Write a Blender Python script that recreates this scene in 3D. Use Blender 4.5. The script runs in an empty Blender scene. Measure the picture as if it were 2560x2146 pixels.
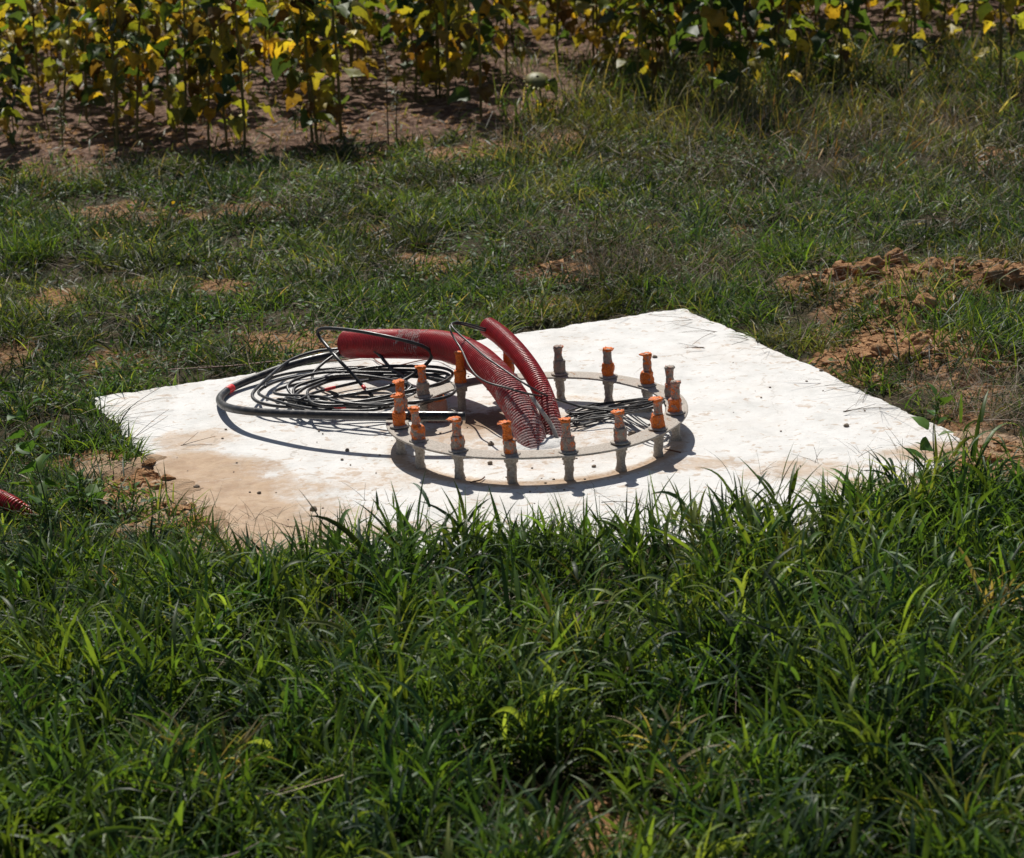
import bpy, math, random
import numpy as np
from math import sin, cos, pi, radians
random.seed(7)
rng = np.random.default_rng(7)
sc = bpy.context.scene
col = sc.collection

# ------------------------------------------------------------------ camera, sky, sun, exposure
CH, PITCH, FPX, ROLL, W, H = 2.70003, 0.29647, 5740.4, -0.05054, 2560, 2146
cr, sr, cp, sp = cos(ROLL), sin(ROLL), cos(PITCH), sin(PITCH)
R_ = np.array([1, 0, 0.]); U_ = np.array([0, sp, cp]); F_ = np.array([0, cp, -sp])
right = cr * R_ + sr * U_
up = -sr * R_ + cr * U_
cam = bpy.data.objects.new('camera', bpy.data.cameras.new('camera')); col.objects.link(cam)
from mathutils import Matrix, Vector
cam.matrix_world = Matrix(((right[0], up[0], -F_[0], 0), (right[1], up[1], -F_[1], 0), (right[2], up[2], -F_[2], CH), (0, 0, 0, 1)))
cam.data.sensor_width = 36; cam.data.lens = 36 * FPX / W
cam.data.clip_start = 0.1; cam.data.clip_end = 2000
cam.data.dof.use_dof = True; cam.data.dof.focus_distance = 9.1; cam.data.dof.aperture_fstop = 5.0
sc.camera = cam

SUN = np.array([-0.15, 0.80, 1.0]); SUN /= np.linalg.norm(SUN)
el = math.asin(SUN[2]); azs = math.atan2(SUN[0], SUN[1])
world = bpy.data.worlds.new('World'); sc.world = world; world.use_nodes = True
wn = world.node_tree.nodes; sky = wn.new('ShaderNodeTexSky'); sky.sky_type = 'NISHITA'
sky.sun_disc = False; sky.sun_elevation = el; sky.sun_rotation = azs; sky.dust_density = 1.5
world.node_tree.links.new(sky.outputs[0], wn['Background'].inputs[0]); wn['Background'].inputs[1].default_value = 0.05
sl = bpy.data.lights.new('sun', 'SUN'); sl.energy = 5.0; sl.angle = radians(0.53); sl.color = (1, 0.955, 0.88)
so = bpy.data.objects.new('sun', sl); col.objects.link(so)
so.rotation_euler = Vector(SUN).to_track_quat('Z', 'Y').to_euler(); so.location = (-2, 12, 14)
sc.view_settings.view_transform = 'Standard'; sc.view_settings.look = 'None'
sc.view_settings.exposure = 0.15; sc.view_settings.gamma = 1
sc.render.engine = 'CYCLES'
sc.cycles.use_denoising = True
sc.cycles.max_bounces = 6; sc.cycles.diffuse_bounces = 3; sc.cycles.glossy_bounces = 2; sc.cycles.transmission_bounces = 4
sc.cycles.sample_clamp_indirect = 6

def at(u, v, z=0.0):
    """world point where the sight line of photograph pixel (u, v) reaches height z"""
    X, Y = u - W / 2, v - H / 2
    a, b = cr * X + sr * Y, -sr * X + cr * Y
    d = np.array([a, FPX * cp - b * sp, -FPX * sp - b * cp]); t = (z - CH) / d[2]
    return d * t + np.array([0, 0, CH])
def z1(u, v): return 500 + u / 3, 760 + v / 3
def z2(u, v): return 1080 + u / 3, 760 + v / 3

# ------------------------------------------------------------------ noise
_tab = rng.random((256, 256))
def vnoise(x, y, s=1.0, o=0.0):
    x = np.asarray(x) / s + 31.7 + o * 17.3; y = np.asarray(y) / s + 57.1 + o * 9.7
    xi, yi = np.floor(x).astype(int), np.floor(y).astype(int); fx, fy = x - xi, y - yi
    fx, fy = fx * fx * (3 - 2 * fx), fy * fy * (3 - 2 * fy)
    g = lambda a, b: _tab[a % 256, b % 256]
    return (g(xi, yi) * (1 - fx) + g(xi + 1, yi) * fx) * (1 - fy) + (g(xi, yi + 1) * (1 - fx) + g(xi + 1, yi + 1) * fx) * fy
def fbm(x, y, s=1.0, oct=4, o=0.0):
    r, a, t = 0, 1, 0
    for k in range(oct):
        r = r + a * vnoise(x, y, s / 2 ** k, o + k * 3.1); t += a; a *= 0.5
    return r / t
def smooth(a, b, x):
    t = np.clip((x - a) / (b - a), 0, 1); return t * t * (3 - 2 * t)

# ------------------------------------------------------------------ mesh helpers
def tag(o, label=None, cat=None, group=None, kind=None):
    if label: o['label'] = label
    if cat: o['category'] = cat
    if group: o['group'] = group
    if kind: o['kind'] = kind
    return o
def empty(name, loc=(0, 0, 0), rz=0.0):
    o = bpy.data.objects.new(name, None); col.objects.link(o); o.location = loc; o.rotation_euler = (0, 0, rz)
    o.empty_display_size = 0.05
    return o
def mesh(name, verts, faces, mat, parent=None, cols=None, attrs=None, flat=False, origin=None):
    """verts (n,3); faces: (m,4) / (m,3) array or list of such arrays; links ONE mesh object"""
    verts = np.asarray(verts, float)
    loc = np.zeros(3)
    if origin is not None:
        loc = np.asarray(origin, float); verts = verts - loc
    fl = faces if isinstance(faces, list) else [faces]
    fl = [np.asarray(f, np.int32) for f in fl if len(f)]
    me = bpy.data.meshes.new(name)
    me.vertices.add(len(verts)); me.vertices.foreach_set('co', verts.astype(np.float32).ravel())
    loops = np.concatenate([f.ravel() for f in fl]); tot = np.concatenate([np.full(len(f), f.shape[1], np.int32) for f in fl])
    start = np.concatenate([[0], np.cumsum(tot)[:-1]]).astype(np.int32)
    me.loops.add(len(loops)); me.loops.foreach_set('vertex_index', loops)
    me.polygons.add(len(tot)); me.polygons.foreach_set('loop_start', start); me.polygons.foreach_set('loop_total', tot)
    me.polygons.foreach_set('use_smooth', np.full(len(tot), not flat))
    if cols is not None:
        c = me.color_attributes.new('Col', 'FLOAT_COLOR', 'POINT')
        cc = np.ones((len(verts), 4), np.float32); cc[:, :3] = cols; c.data.foreach_set('color', cc.ravel())
    for k, v in (attrs or {}).items():
        a = me.attributes.new(k, 'FLOAT', 'POINT'); a.data.foreach_set('value', np.asarray(v, np.float32))
    me.update(calc_edges=True); me.validate()
    me.materials.append(mat)
    o = bpy.data.objects.new(name, me); col.objects.link(o); o.location = loc
    if parent is not None: o.parent = parent
    return o
def merge(parts):
    """[(verts, faces(m,4), cols)] -> one"""
    vs, fs, cs, n = [], [], [], 0
    for v, f, c in parts:
        vs.append(v); fs.append(f + n); cs.append(c); n += len(v)
    return np.concatenate(vs), np.concatenate(fs), np.concatenate(cs)

def strips(P, az, L, w, th0, curl, n, cols, across=2, roll=None, fold=0.25, prof='blade', crumple=0.0, tipcol=None):
    """N bent leaf strips at once. P (N,3) roots; th0 starting angle from vertical; curl total bend"""
    P = np.asarray(P, float); N = len(P)
    f = lambda a: np.broadcast_to(np.asarray(a, float), (N,)).copy()
    az, L, w, th0, curl = map(f, (az, L, w, th0, curl)); roll = f(0 if roll is None else roll)
    t = np.linspace(0, 1, n + 1)
    if prof == 'blade': pr = (0.55 + 0.45 * np.minimum(t * 4, 1)) * np.clip(1 - t ** 2.2, 0, 1); pr[-1] = 0.03
    elif prof == 'leaf': pr = np.sin(pi * np.clip(t, 0.03, 0.985) ** 0.8)
    elif prof == 'heart': pr = np.clip(np.sin(pi * (0.10 + 0.90 * t) ** 0.62), 0.02, 1) ; pr[0] = 0.35
    elif prof == 'head': pr = np.where(t > 0.72, 1.0, 0.13); pr[-1] = 0.3
    else: pr = np.linspace(1, 0.5, n + 1)
    th = th0[:, None] + curl[:, None] * t[None]
    thm = (th[:, 1:] + th[:, :-1]) / 2
    st = (L / n)[:, None]
    h = np.concatenate([np.zeros((N, 1)), np.cumsum(np.sin(thm) * st, 1)], 1)
    z = np.concatenate([np.zeros((N, 1)), np.cumsum(np.cos(thm) * st, 1)], 1)
    ca, sa = np.cos(az)[:, None], np.sin(az)[:, None]
    C = P[:, None, :] + np.stack([h * ca, h * sa, z], 2)
    side = np.stack([-sa + 0 * h, ca + 0 * h, 0 * h], 2)
    nor = np.stack([-np.cos(th) * ca, -np.cos(th) * sa, np.sin(th)], 2)
    rr = roll[:, None, None]
    s2 = side * np.cos(rr) + nor * np.sin(rr); n2 = nor * np.cos(rr) - side * np.sin(rr)
    a = np.linspace(-1, 1, across)
    wd = (w[:, None] / 2 * pr[None])
    V = C[:, :, None, :] + s2[:, :, None, :] * (wd[:, :, None] * a)[..., None] + n2[:, :, None, :] * (wd[:, :, None] * np.abs(a) * fold)[..., None]
    if crumple: V = V + rng.normal(0, 1, V.shape) * (crumple * wd)[:, :, None, None]
    k = across
    idx = np.arange(N * (n + 1) * k).reshape(N, n + 1, k)
    Q = np.stack([idx[:, :-1, :-1], idx[:, :-1, 1:], idx[:, 1:, 1:], idx[:, 1:, :-1]], -1).reshape(-1, 4)
    cols = np.broadcast_to(np.asarray(cols, float), (N, 3))
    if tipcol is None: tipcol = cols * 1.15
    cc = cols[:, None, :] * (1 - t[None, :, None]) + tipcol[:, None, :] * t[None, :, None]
    cc = np.repeat(cc[:, :, None, :], k, 2).reshape(-1, 3)
    return V.reshape(-1, 3), Q, cc

def spline(pts, n=12):
    pts = np.asarray(pts, float); P = np.vstack([2 * pts[0] - pts[1], pts, 2 * pts[-1] - pts[-2]]); out = []
    for i in range(1, len(P) - 2):
        t = np.linspace(0, 1, n, endpoint=False)[:, None]
        out.append(0.5 * (2 * P[i] + (P[i + 1] - P[i - 1]) * t + (2 * P[i - 1] - 5 * P[i] + 4 * P[i + 1] - P[i + 2]) * t ** 2 + (-P[i - 1] + 3 * P[i] - 3 * P[i + 1] + P[i + 2]) * t ** 3))
    return np.vstack(out + [pts[-1:]])
def resample(p, step):
    d = np.linalg.norm(np.diff(p, axis=0), axis=1); s = np.concatenate([[0], np.cumsum(d)])
    m = max(2, int(s[-1] / step) + 1); q = np.linspace(0, s[-1], m)
    return np.stack([np.interp(q, s, p[:, i]) for i in range(3)], 1), q
def smoothpath(p, k=3):
    for _ in range(k): p = np.vstack([p[:1], (p[:-2] + 2 * p[1:-1] + p[2:]) / 4, p[-1:]])
    return p
def tube(path, rad, seg=12, caps=True):
    """path (n,3), rad scalar or (n,) -> verts, quads. frames by parallel transport"""
    n = len(path); rad = np.broadcast_to(rad, (n,))
    T = np.gradient(path, axis=0); ln = np.linalg.norm(T, axis=1); bad = ln < 1e-7
    if bad.any():
        for i in np.nonzero(bad)[0]: T[i] = T[i - 1]
    T = T / np.linalg.norm(T, axis=1)[:, None]
    a = np.cross(T[0], [0.03, 0.02, 1.0]); a /= np.linalg.norm(a); N = [a]
    for i in range(1, n):
        v = N[-1] - T[i] * (N[-1] @ T[i]); N.append(v / np.linalg.norm(v))
    N = np.array(N); B = np.cross(T, N)
    ph = np.linspace(0, 2 * pi, seg, endpoint=False)
    V = path[:, None] + rad[:, None, None] * (N[:, None] * np.cos(ph)[None, :, None] + B[:, None] * np.sin(ph)[None, :, None])
    idx = np.arange(n * seg).reshape(n, seg); nx = np.roll(idx, -1, 1)
    Q = np.stack([idx[:-1], nx[:-1], nx[1:], idx[1:]], -1).reshape(-1, 4)
    V = V.reshape(-1, 3)
    tris = []
    if caps:
        V = np.vstack([V, path[0], path[-1]]); c0, c1 = len(V) - 2, len(V) - 1
        tris = np.concatenate([np.stack([nx[0], idx[0], np.full(seg, c0)], -1), np.stack([idx[-1], nx[-1], np.full(seg, c1)], -1)])
    return V, [Q, tris] if caps else [Q]

# ------------------------------------------------------------------ materials
def newmat(name):
    m = bpy.data.materials.new(name); m.use_nodes = True; nt = m.node_tree
    return m, nt, nt.nodes['Principled BSDF'], nt.nodes['Material Output']
def N_(nt, t, **kw):
    n = nt.nodes.new(t)
    for k, v in kw.items():
        if k.startswith('i_'): n.inputs[int(k[2:])].default_value = v
        else: setattr(n, k, v)
    return n
def noise(nt, scale, detail=6, rough=0.6, vec=None, dist=0.0):
    n = nt.nodes.new('ShaderNodeTexNoise'); n.inputs['Scale'].default_value = scale; n.inputs['Detail'].default_value = detail
    n.inputs['Roughness'].default_value = rough; n.inputs['Distortion'].default_value = dist
    if vec is not None: nt.links.new(vec, n.inputs['Vector'])
    return n.outputs['Fac']
def ramp(nt, fac, stops):
    r = nt.nodes.new('ShaderNodeValToRGB'); e = r.color_ramp.elements
    while len(e) < len(stops): e.new(0.5)
    for k, (p, c) in enumerate(stops):
        e[k].position = p; e[k].color = (*c, 1) if len(c) == 3 else c
    nt.links.new(fac, r.inputs[0]); return r.outputs[0]
def mathn(nt, op, a, b=None, clamp=False):
    n = nt.nodes.new('ShaderNodeMath'); n.operation = op; n.use_clamp = clamp
    for k, x in enumerate((a, b)):
        if x is None: continue
        if isinstance(x, (int, float)): n.inputs[k].default_value = x
        else: nt.links.new(x, n.inputs[k])
    return n.outputs[0]
def step(nt, x, a, b):
    n = nt.nodes.new('ShaderNodeMapRange'); n.interpolation_type = 'SMOOTHSTEP'
    n.inputs[1].default_value = a; n.inputs[2].default_value = b; nt.links.new(x, n.inputs[0]); return n.outputs[0]
def mix(nt, fac, a, b, mode='MIX'):
    n = nt.nodes.new('ShaderNodeMix'); n.data_type = 'RGBA'; n.blend_type = mode
    for s, x in ((0, fac), (6, a), (7, b)):
        if isinstance(x, (int, float)): n.inputs[s].default_value = x
        elif isinstance(x, tuple): n.inputs[s].default_value = (*x, 1)
        else: nt.links.new(x, n.inputs[s])
    return n.outputs[2]
def attr(nt, name, out='Fac'):
    a = nt.nodes.new('ShaderNodeAttribute'); a.attribute_name = name; return a.outputs[out]
def pos(nt): return nt.nodes.new('ShaderNodeTexCoord').outputs['Object']
def wpos(nt): return nt.nodes.new('ShaderNodeNewGeometry').outputs['Position']
def bump(nt, bsdf, h, dist, strength=1.0):
    b = nt.nodes.new('ShaderNodeBump'); b.inputs['Strength'].default_value = strength; b.inputs['Distance'].default_value = dist
    nt.links.new(h, b.inputs['Height']); nt.links.new(b.outputs[0], bsdf.inputs['Normal'])

def leafmat(name, trans=0.42, rough=0.42, spec=0.45, tcol=(1.35, 1.25, 0.45)):
    m, nt, p, out = newmat(name)
    c = attr(nt, 'Col', 'Color')
    nz = noise(nt, 60, 3, vec=wpos(nt)); k = step(nt, nz, 0.3, 0.7)
    c2 = mix(nt, k, c, mix(nt, 1.0, c, (1.35, 1.25, 1.1), 'MULTIPLY'))
    nt.links.new(c2, p.inputs['Base Color']); p.inputs['Roughness'].default_value = rough; p.inputs['Specular IOR Level'].default_value = spec
    tr = nt.nodes.new('ShaderNodeBsdfTranslucent'); nt.links.new(mix(nt, 1.0, c2, tcol, 'MULTIPLY'), tr.inputs[0])
    ms = nt.nodes.new('ShaderNodeMixShader'); ms.inputs[0].default_value = trans
    nt.links.new(p.outputs[0], ms.inputs[1]); nt.links.new(tr.outputs[0], ms.inputs[2]); nt.links.new(ms.outputs[0], out.inputs[0])
    return m
M_grass = leafmat('grass_blade', 0.44, 0.48, 0.28, (1.6, 1.5, 0.45))
M_weed = leafmat('broad_leaf', 0.4, 0.52, 0.22)
M_straw = leafmat('dry_straw', 0.15, 0.6, 0.2, (1.1, 1, .8))
M_sun = leafmat('sunflower_leaf', 0.46, 0.5, 0.3, (1.45, 1.45, 0.45))
M_sunstem = leafmat('sunflower_stem', 0.05, 0.55, 0.3)

def soil_material():
    m, nt, p, out = newmat('soil')
    v = wpos(nt)
    n1, n2, n3 = noise(nt, 1.3, 5, vec=v), noise(nt, 14, 8, 0.7, v), noise(nt, 90, 4, 0.7, v)
    ochre = ramp(nt, n2, [(0.3, (0.20, 0.088, 0.036)), (0.5, (0.43, 0.235, 0.115)), (0.7, (0.58, 0.37, 0.21))])
    red = ramp(nt, n2, [(0.32, (0.06, 0.03, 0.022)), (0.48, (0.17, 0.092, 0.066)), (0.62, (0.46, 0.31, 0.23))])  # pale end paints sunlit patches into the field soil's colour
    c = mix(nt, attr(nt, 'field'), ochre, red)
    c = mix(nt, step(nt, n3, 0.35, 0.75), mix(nt, 1.0, c, (0.72, 0.7, 0.68), 'MULTIPLY'), c)
    c = mix(nt, attr(nt, 'sand'), c, ramp(nt, n2, [(0.3, (0.36, 0.235, 0.145)), (0.7, (0.55, 0.40, 0.27))]))
    # under grass: litter and humus, dull brown-green
    c = mix(nt, attr(nt, 'bare'), mix(nt, step(nt, n2, 0.4, 0.65), (0.035, 0.032, 0.015), (0.085, 0.065, 0.035)), c)
    nt.links.new(c, p.inputs['Base Color']); p.inputs['Roughness'].default_value = 0.95; p.inputs['Specular IOR Level'].default_value = 0.15
    h = mathn(nt, 'ADD', mathn(nt, 'MULTIPLY', n2, 2.0), mathn(nt, 'MULTIPLY', n3, 0.5))
    bump(nt, p, h, 0.02, 1.0)
    return m
M_soil = soil_material()

def concrete_material():
    m, nt, p, out = newmat('whitewashed_concrete')
    v = wpos(nt)
    mp = N_(nt, 'ShaderNodeMapping'); mp.inputs['Scale'].default_value = (1, 0.9, 1); nt.links.new(v, mp.inputs[0]); v = mp.outputs[0]
    big, mid, fine, grit = noise(nt, 2.2, 5, 0.6, v), noise(nt, 11, 6, 0.68, v, 0.4), noise(nt, 55, 5, 0.7, v), noise(nt, 260, 3, 0.7, v)
    white = ramp(nt, mid, [(0.3, (0.655, 0.65, 0.635)), (0.6, (0.735, 0.73, 0.715))])
    mp2 = N_(nt, 'ShaderNodeMapping'); mp2.inputs['Scale'].default_value = (0.75, 1.0, 1); nt.links.new(wpos(nt), mp2.inputs[0])
    blot, blot2 = noise(nt, 26, 4, 0.6, mp2.outputs[0], 0.8), noise(nt, 3.2, 3, 0.5, mp2.outputs[0])
    tan = ramp(nt, mid, [(0.3, (0.34, 0.215, 0.13)), (0.7, (0.53, 0.39, 0.265))])
    mud = ramp(nt, fine, [(0.3, (0.16, 0.105, 0.065)), (0.7, (0.33, 0.22, 0.14))])
    d = attr(nt, 'dirt')
    s = mathn(nt, 'ADD', mathn(nt, 'MULTIPLY', d, 0.9), mathn(nt, 'ADD', mathn(nt, 'MULTIPLY', mid, 0.75), mathn(nt, 'MULTIPLY', fine, 0.45)))
    c = mix(nt, mathn(nt, 'MULTIPLY', step(nt, s, 0.72, 0.98), 0.62), white, tan)
    bl = step(nt, mathn(nt, 'ADD', mathn(nt, 'ADD', blot, mathn(nt, 'MULTIPLY', d, 0.16)), mathn(nt, 'MULTIPLY', blot2, 0.22)), 0.70, 0.76)
    c = mix(nt, mathn(nt, 'MULTIPLY', bl, 0.55), c, tan)
    # broad thin film of dust
    c = mix(nt, mathn(nt, 'MULTIPLY', step(nt, mathn(nt, 'ADD', big, mathn(nt, 'MULTIPLY', d, 0.5)), 0.48, 0.9), 0.36), c, (0.56, 0.44, 0.32))
    # hard-edged stains
    c = mix(nt, mathn(nt, 'MULTIPLY', step(nt, s, 1.00, 1.16), 0.7), c, tan)
    c = mix(nt, mathn(nt, 'MULTIPLY', step(nt, mathn(nt, 'ADD', attr(nt, 'mud'), mathn(nt, 'MULTIPLY', fine, 0.8)), 0.72, 1.0), 0.9), c, mud)
    spots = step(nt, grit, 0.66, 0.72)
    c = mix(nt, mathn(nt, 'MULTIPLY', spots, 0.45), c, (0.25, 0.2, 0.16))
    cloud = noise(nt, 5.0, 8, 0.72, v, 0.3)
    c = mix(nt, 1.0, c, ramp(nt, cloud, [(0.3, (0.80, 0.80, 0.79)), (0.5, (0.96, 0.955, 0.95)), (0.65, (1, 1, 1))]), 'MULTIPLY')
    vo = nt.nodes.new('ShaderNodeTexVoronoi'); vo.feature = 'DISTANCE_TO_EDGE'; vo.inputs['Scale'].default_value = 1.1
    wv_ = nt.nodes.new('ShaderNodeVectorMath'); wv_.operation = 'ADD'; nn = nt.nodes.new('ShaderNodeTexNoise'); nn.inputs['Scale'].default_value = 3.0; nn.inputs['Detail'].default_value = 6
    nt.links.new(v, nn.inputs['Vector']); sc_ = nt.nodes.new('ShaderNodeVectorMath'); sc_.operation = 'SCALE'; sc_.inputs[3].default_value = 0.45; nt.links.new(nn.outputs['Color'], sc_.inputs[0])
    nt.links.new(v, wv_.inputs[0]); nt.links.new(sc_.outputs[0], wv_.inputs[1]); nt.links.new(wv_.outputs[0], vo.inputs['Vector'])
    crack = mathn(nt, 'MULTIPLY', mathn(nt, 'SUBTRACT', 1.0, step(nt, vo.outputs['Distance'], 0.0015, 0.006)), step(nt, big, 0.5, 0.6))
    c = mix(nt, mathn(nt, 'MULTIPLY', crack, 0.4), c, (0.30, 0.25, 0.20))
    nt.links.new(c, p.inputs['Base Color']); p.inputs['Roughness'].default_value = 0.85; p.inputs['Specular IOR Level'].default_value = 0.2
    bump(nt, p, mathn(nt, 'ADD', mathn(nt, 'MULTIPLY', fine, 0.8), mathn(nt, 'MULTIPLY', grit, 0.35)), 0.006, 1.0)
    return m
M_conc = concrete_material()

def plastic(name, c, rough=0.4, dust=0.3, dustcol=(0.3, 0.26, 0.22), bumpd=0.0):
    m, nt, p, out = newmat(name); v = wpos(nt)
    n = noise(nt, 40, 6, 0.7, v); f = step(nt, n, 0.42, 0.75)
    nt.links.new(mix(nt, mathn(nt, 'MULTIPLY', f, dust), c, dustcol), p.inputs['Base Color'])
    r = mathn(nt, 'ADD', mathn(nt, 'MULTIPLY', f, 0.35), rough, True); nt.links.new(r, p.inputs['Roughness'])
    p.inputs['Specular IOR Level'].default_value = 0.5
    if bumpd: bump(nt, p, n, bumpd)
    return m
M_cable = plastic('black_sheath', (0.014, 0.014, 0.016), 0.34, 0.16)
M_cable_thin = plastic('thin_black_sheath', (0.018, 0.018, 0.02), 0.4, 0.3)
M_shrink = plastic('heat_shrink', (0.008, 0.008, 0.009), 0.22, 0.08)
M_redtape = plastic('red_tape', (0.62, 0.02, 0.018), 0.4, 0.25, (0.12, 0.02, 0.02))
M_copper = plastic('weathered_copper', (0.23, 0.11, 0.075), 0.55, 0.5, (0.4, 0.3, 0.24))
M_rust = plastic('rusty_steel', (0.13, 0.05, 0.025), 0.8, 0.5, (0.05, 0.03, 0.02), 0.002)
M_inner = plastic('dark_inner_wall', (0.03, 0.012, 0.012), 0.6, 0.3)
M_greycable = plastic('plastered_sheath', (0.40, 0.37, 0.34), 0.8, 0.6, (0.16, 0.14, 0.13), 0.003)
M_stone = plastic('stone', (0.21, 0.165, 0.125), 0.9, 0.5, (0.36, 0.28, 0.2), 0.003)
M_clod = None
m, nt, p, out = newmat('earth_clod'); M_clod = m
v = wpos(nt); n = noise(nt, 22, 8, 0.72, v); n2 = noise(nt, 120, 4, 0.7, v)
nt.links.new(ramp(nt, n, [(0.3, (0.15, 0.066, 0.028)), (0.5, (0.42, 0.23, 0.112)), (0.72, (0.58, 0.37, 0.21))]), p.inputs['Base Color'])
p.inputs['Roughness'].default_value = 0.95; p.inputs['Specular IOR Level'].default_value = 0.1
bump(nt, p, mathn(nt, 'ADD', n, mathn(nt, 'MULTIPLY', n2, 0.4)), 0.02)

def conduit_material():
    m, nt, p, out = newmat('red_corrugated_plastic')
    v = wpos(nt); a = attr(nt, 'plaster'); rd = attr(nt, 'ridge')
    n, n2, n3 = noise(nt, 26, 6, 0.7, v, 0.5), noise(nt, 120, 5, 0.7, v), noise(nt, 7, 4, 0.6, v)
    red = ramp(nt, n, [(0.25, (0.24, 0.007, 0.011)), (0.6, (0.48, 0.012, 0.015)), (0.8, (0.55, 0.035, 0.03))])
    red = mix(nt, mathn(nt, 'MULTIPLY', mathn(nt, 'SUBTRACT', 1.0, rd), 0.45), red, (0.07, 0.008, 0.008))  # valleys between ridges darkened: grime plus their self-shadow painted into the colour
    gry = ramp(nt, n2, [(0.3, (0.30, 0.235, 0.22)), (0.7, (0.58, 0.51, 0.49))])
    k = mathn(nt, 'ADD', mathn(nt, 'ADD', a, mathn(nt, 'MULTIPLY', rd, 0.06)), mathn(nt, 'ADD', mathn(nt, 'MULTIPLY', n, 0.65), mathn(nt, 'MULTIPLY', n2, 0.5)))
    k = step(nt, k, 1.07, 1.26)
    nt.links.new(mix(nt, mathn(nt, 'MULTIPLY', k, 0.85), red, gry), p.inputs['Base Color'])
    nt.links.new(mathn(nt, 'ADD', mathn(nt, 'MULTIPLY', k, 0.45), 0.36), p.inputs['Roughness'])
    bump(nt, p, mathn(nt, 'ADD', mathn(nt, 'MULTIPLY', k, 0.7), mathn(nt, 'MULTIPLY', n2, 0.4)), 0.003)
    return m
M_cond = conduit_material()

def tape_material():
    """orange tape coated with grey cement; the object's own colour gives the share of cement"""
    m, nt, p, out = newmat('orange_tape_with_cement')
    v = pos(nt); oi = nt.nodes.new('ShaderNodeObjectInfo')
    sepc = nt.nodes.new('ShaderNodeSeparateColor'); nt.links.new(oi.outputs['Color'], sepc.inputs[0])
    mp = N_(nt, 'ShaderNodeMapping'); mp.inputs['Scale'].default_value = (1, 1, 1.5); nt.links.new(v, mp.inputs[0])
    w = wpos(nt)
    n, n2 = noise(nt, 38, 5, 0.65, w, 0.6), noise(nt, 190, 4, 0.7, w)
    org = ramp(nt, n2, [(0.3, (0.52, 0.10, 0.02)), (0.55, (0.80, 0.19, 0.025)), (0.75, (0.86, 0.30, 0.08))])
    pink = ramp(nt, n2, [(0.3, (0.34, 0.15, 0.115)), (0.7, (0.55, 0.32, 0.26))])
    gry = ramp(nt, n2, [(0.3, (0.22, 0.185, 0.15)), (0.7, (0.42, 0.37, 0.32))])
    k = mathn(nt, 'ADD', sepc.outputs[0], mathn(nt, 'MULTIPLY', mathn(nt, 'SUBTRACT', n, 0.46), 2.4))
    c = mix(nt, step(nt, k, 0.35, 0.52), org, pink); c = mix(nt, step(nt, k, 0.5, 0.72), c, gry); c = mix(nt, sepc.outputs[1], c, pink)
    nt.links.new(c, p.inputs['Base Color']); p.inputs['Roughness'].default_value = 0.62; p.inputs['Specular IOR Level'].default_value = 0.3
    wv = nt.nodes.new('ShaderNodeTexWave'); wv.wave_type = 'BANDS'; wv.bands_direction = 'DIAGONAL'; wv.inputs['Scale'].default_value = 60; wv.inputs['Distortion'].default_value = 9; wv.inputs['Detail'].default_value = 3
    nt.links.new(w, wv.inputs['Vector'])
    bump(nt, p, mathn(nt, 'ADD', mathn(nt, 'MULTIPLY', wv.outputs['Fac'], 0.5), mathn(nt, 'MULTIPLY', n2, 0.8)), 0.0035)
    return m
M_tape = tape_material()
def metal_material():
    m, nt, p, out = newmat('cement_splashed_steel')
    v = wpos(nt); n, n2 = noise(nt, 22, 6, 0.7, v, 0.6), noise(nt, 140, 5, 0.75, v)
    c = ramp(nt, n2, [(0.3, (0.22, 0.185, 0.15)), (0.5, (0.40, 0.355, 0.305)), (0.75, (0.60, 0.555, 0.50))])
    c = mix(nt, step(nt, n, 0.58, 0.7), c, (0.27, 0.13, 0.055))
    nt.links.new(c, p.inputs['Base Color']); p.inputs['Roughness'].default_value = 0.7; p.inputs['Specular IOR Level'].default_value = 0.35
    bump(nt, p, mathn(nt, 'ADD', mathn(nt, 'MULTIPLY', n, 0.5), n2), 0.004)
    return m
M_steel = metal_material()

# ------------------------------------------------------------------ slab frame of reference
cL, cF, cR, cN = at(244, 993)[:2], at(1713, 767)[:2], at(2395, 1079)[:2], None
SC = (cL + cR) / 2
eA = (cR - cF); eB = (cL - cF)                     # two sides from the far corner
la, lb = np.linalg.norm(eA), np.linalg.norm(eB)
ang = math.atan2(eA[1], eA[0])
aA = np.array([cos(ang), sin(ang)]); aB = np.array([sin(ang), -cos(ang)])
if aB @ eB < 0: aB = -aB
lb = eB @ aB + 0.02; la = 3.15
SC = cF + aA * la / 2 + aB * lb / 2
def slab_local(x, y): dx, dy = x - SC[0], y - SC[1]; return dx * aA[0] + dy * aA[1], dx * aB[0] + dy * aB[1]
_yg = np.array([at(u, v)[:2] for u, v in ((-400, 1385), (430, 1400), (620, 1410), (756, 1412), (900, 1400), (1200, 1385), (1500, 1362), (1800, 1350), (2050, 1318), (2160, 1268), (2250, 1225), (2350, 1180), (2420, 1110), (2460, 1070), (2700, 1030))])
def edge_y(x): return np.interp(x, _yg[:, 0], _yg[:, 1])
def slab_sd(x, y):
    """distance outside the part of the slab that shows: earth has crept over its near side and right corner"""
    return np.maximum(rect_sd(x, y), edge_y(x) - y + (fbm(x, y, .15, 3, 15) - .5) * .10)
def rect_sd(x, y):
    p, q = slab_local(x, y); dx, dy = np.abs(p) - la / 2, np.abs(q) - lb / 2
    return np.hypot(np.maximum(dx, 0), np.maximum(dy, 0)) + np.minimum(np.maximum(dx, dy), 0)

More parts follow.
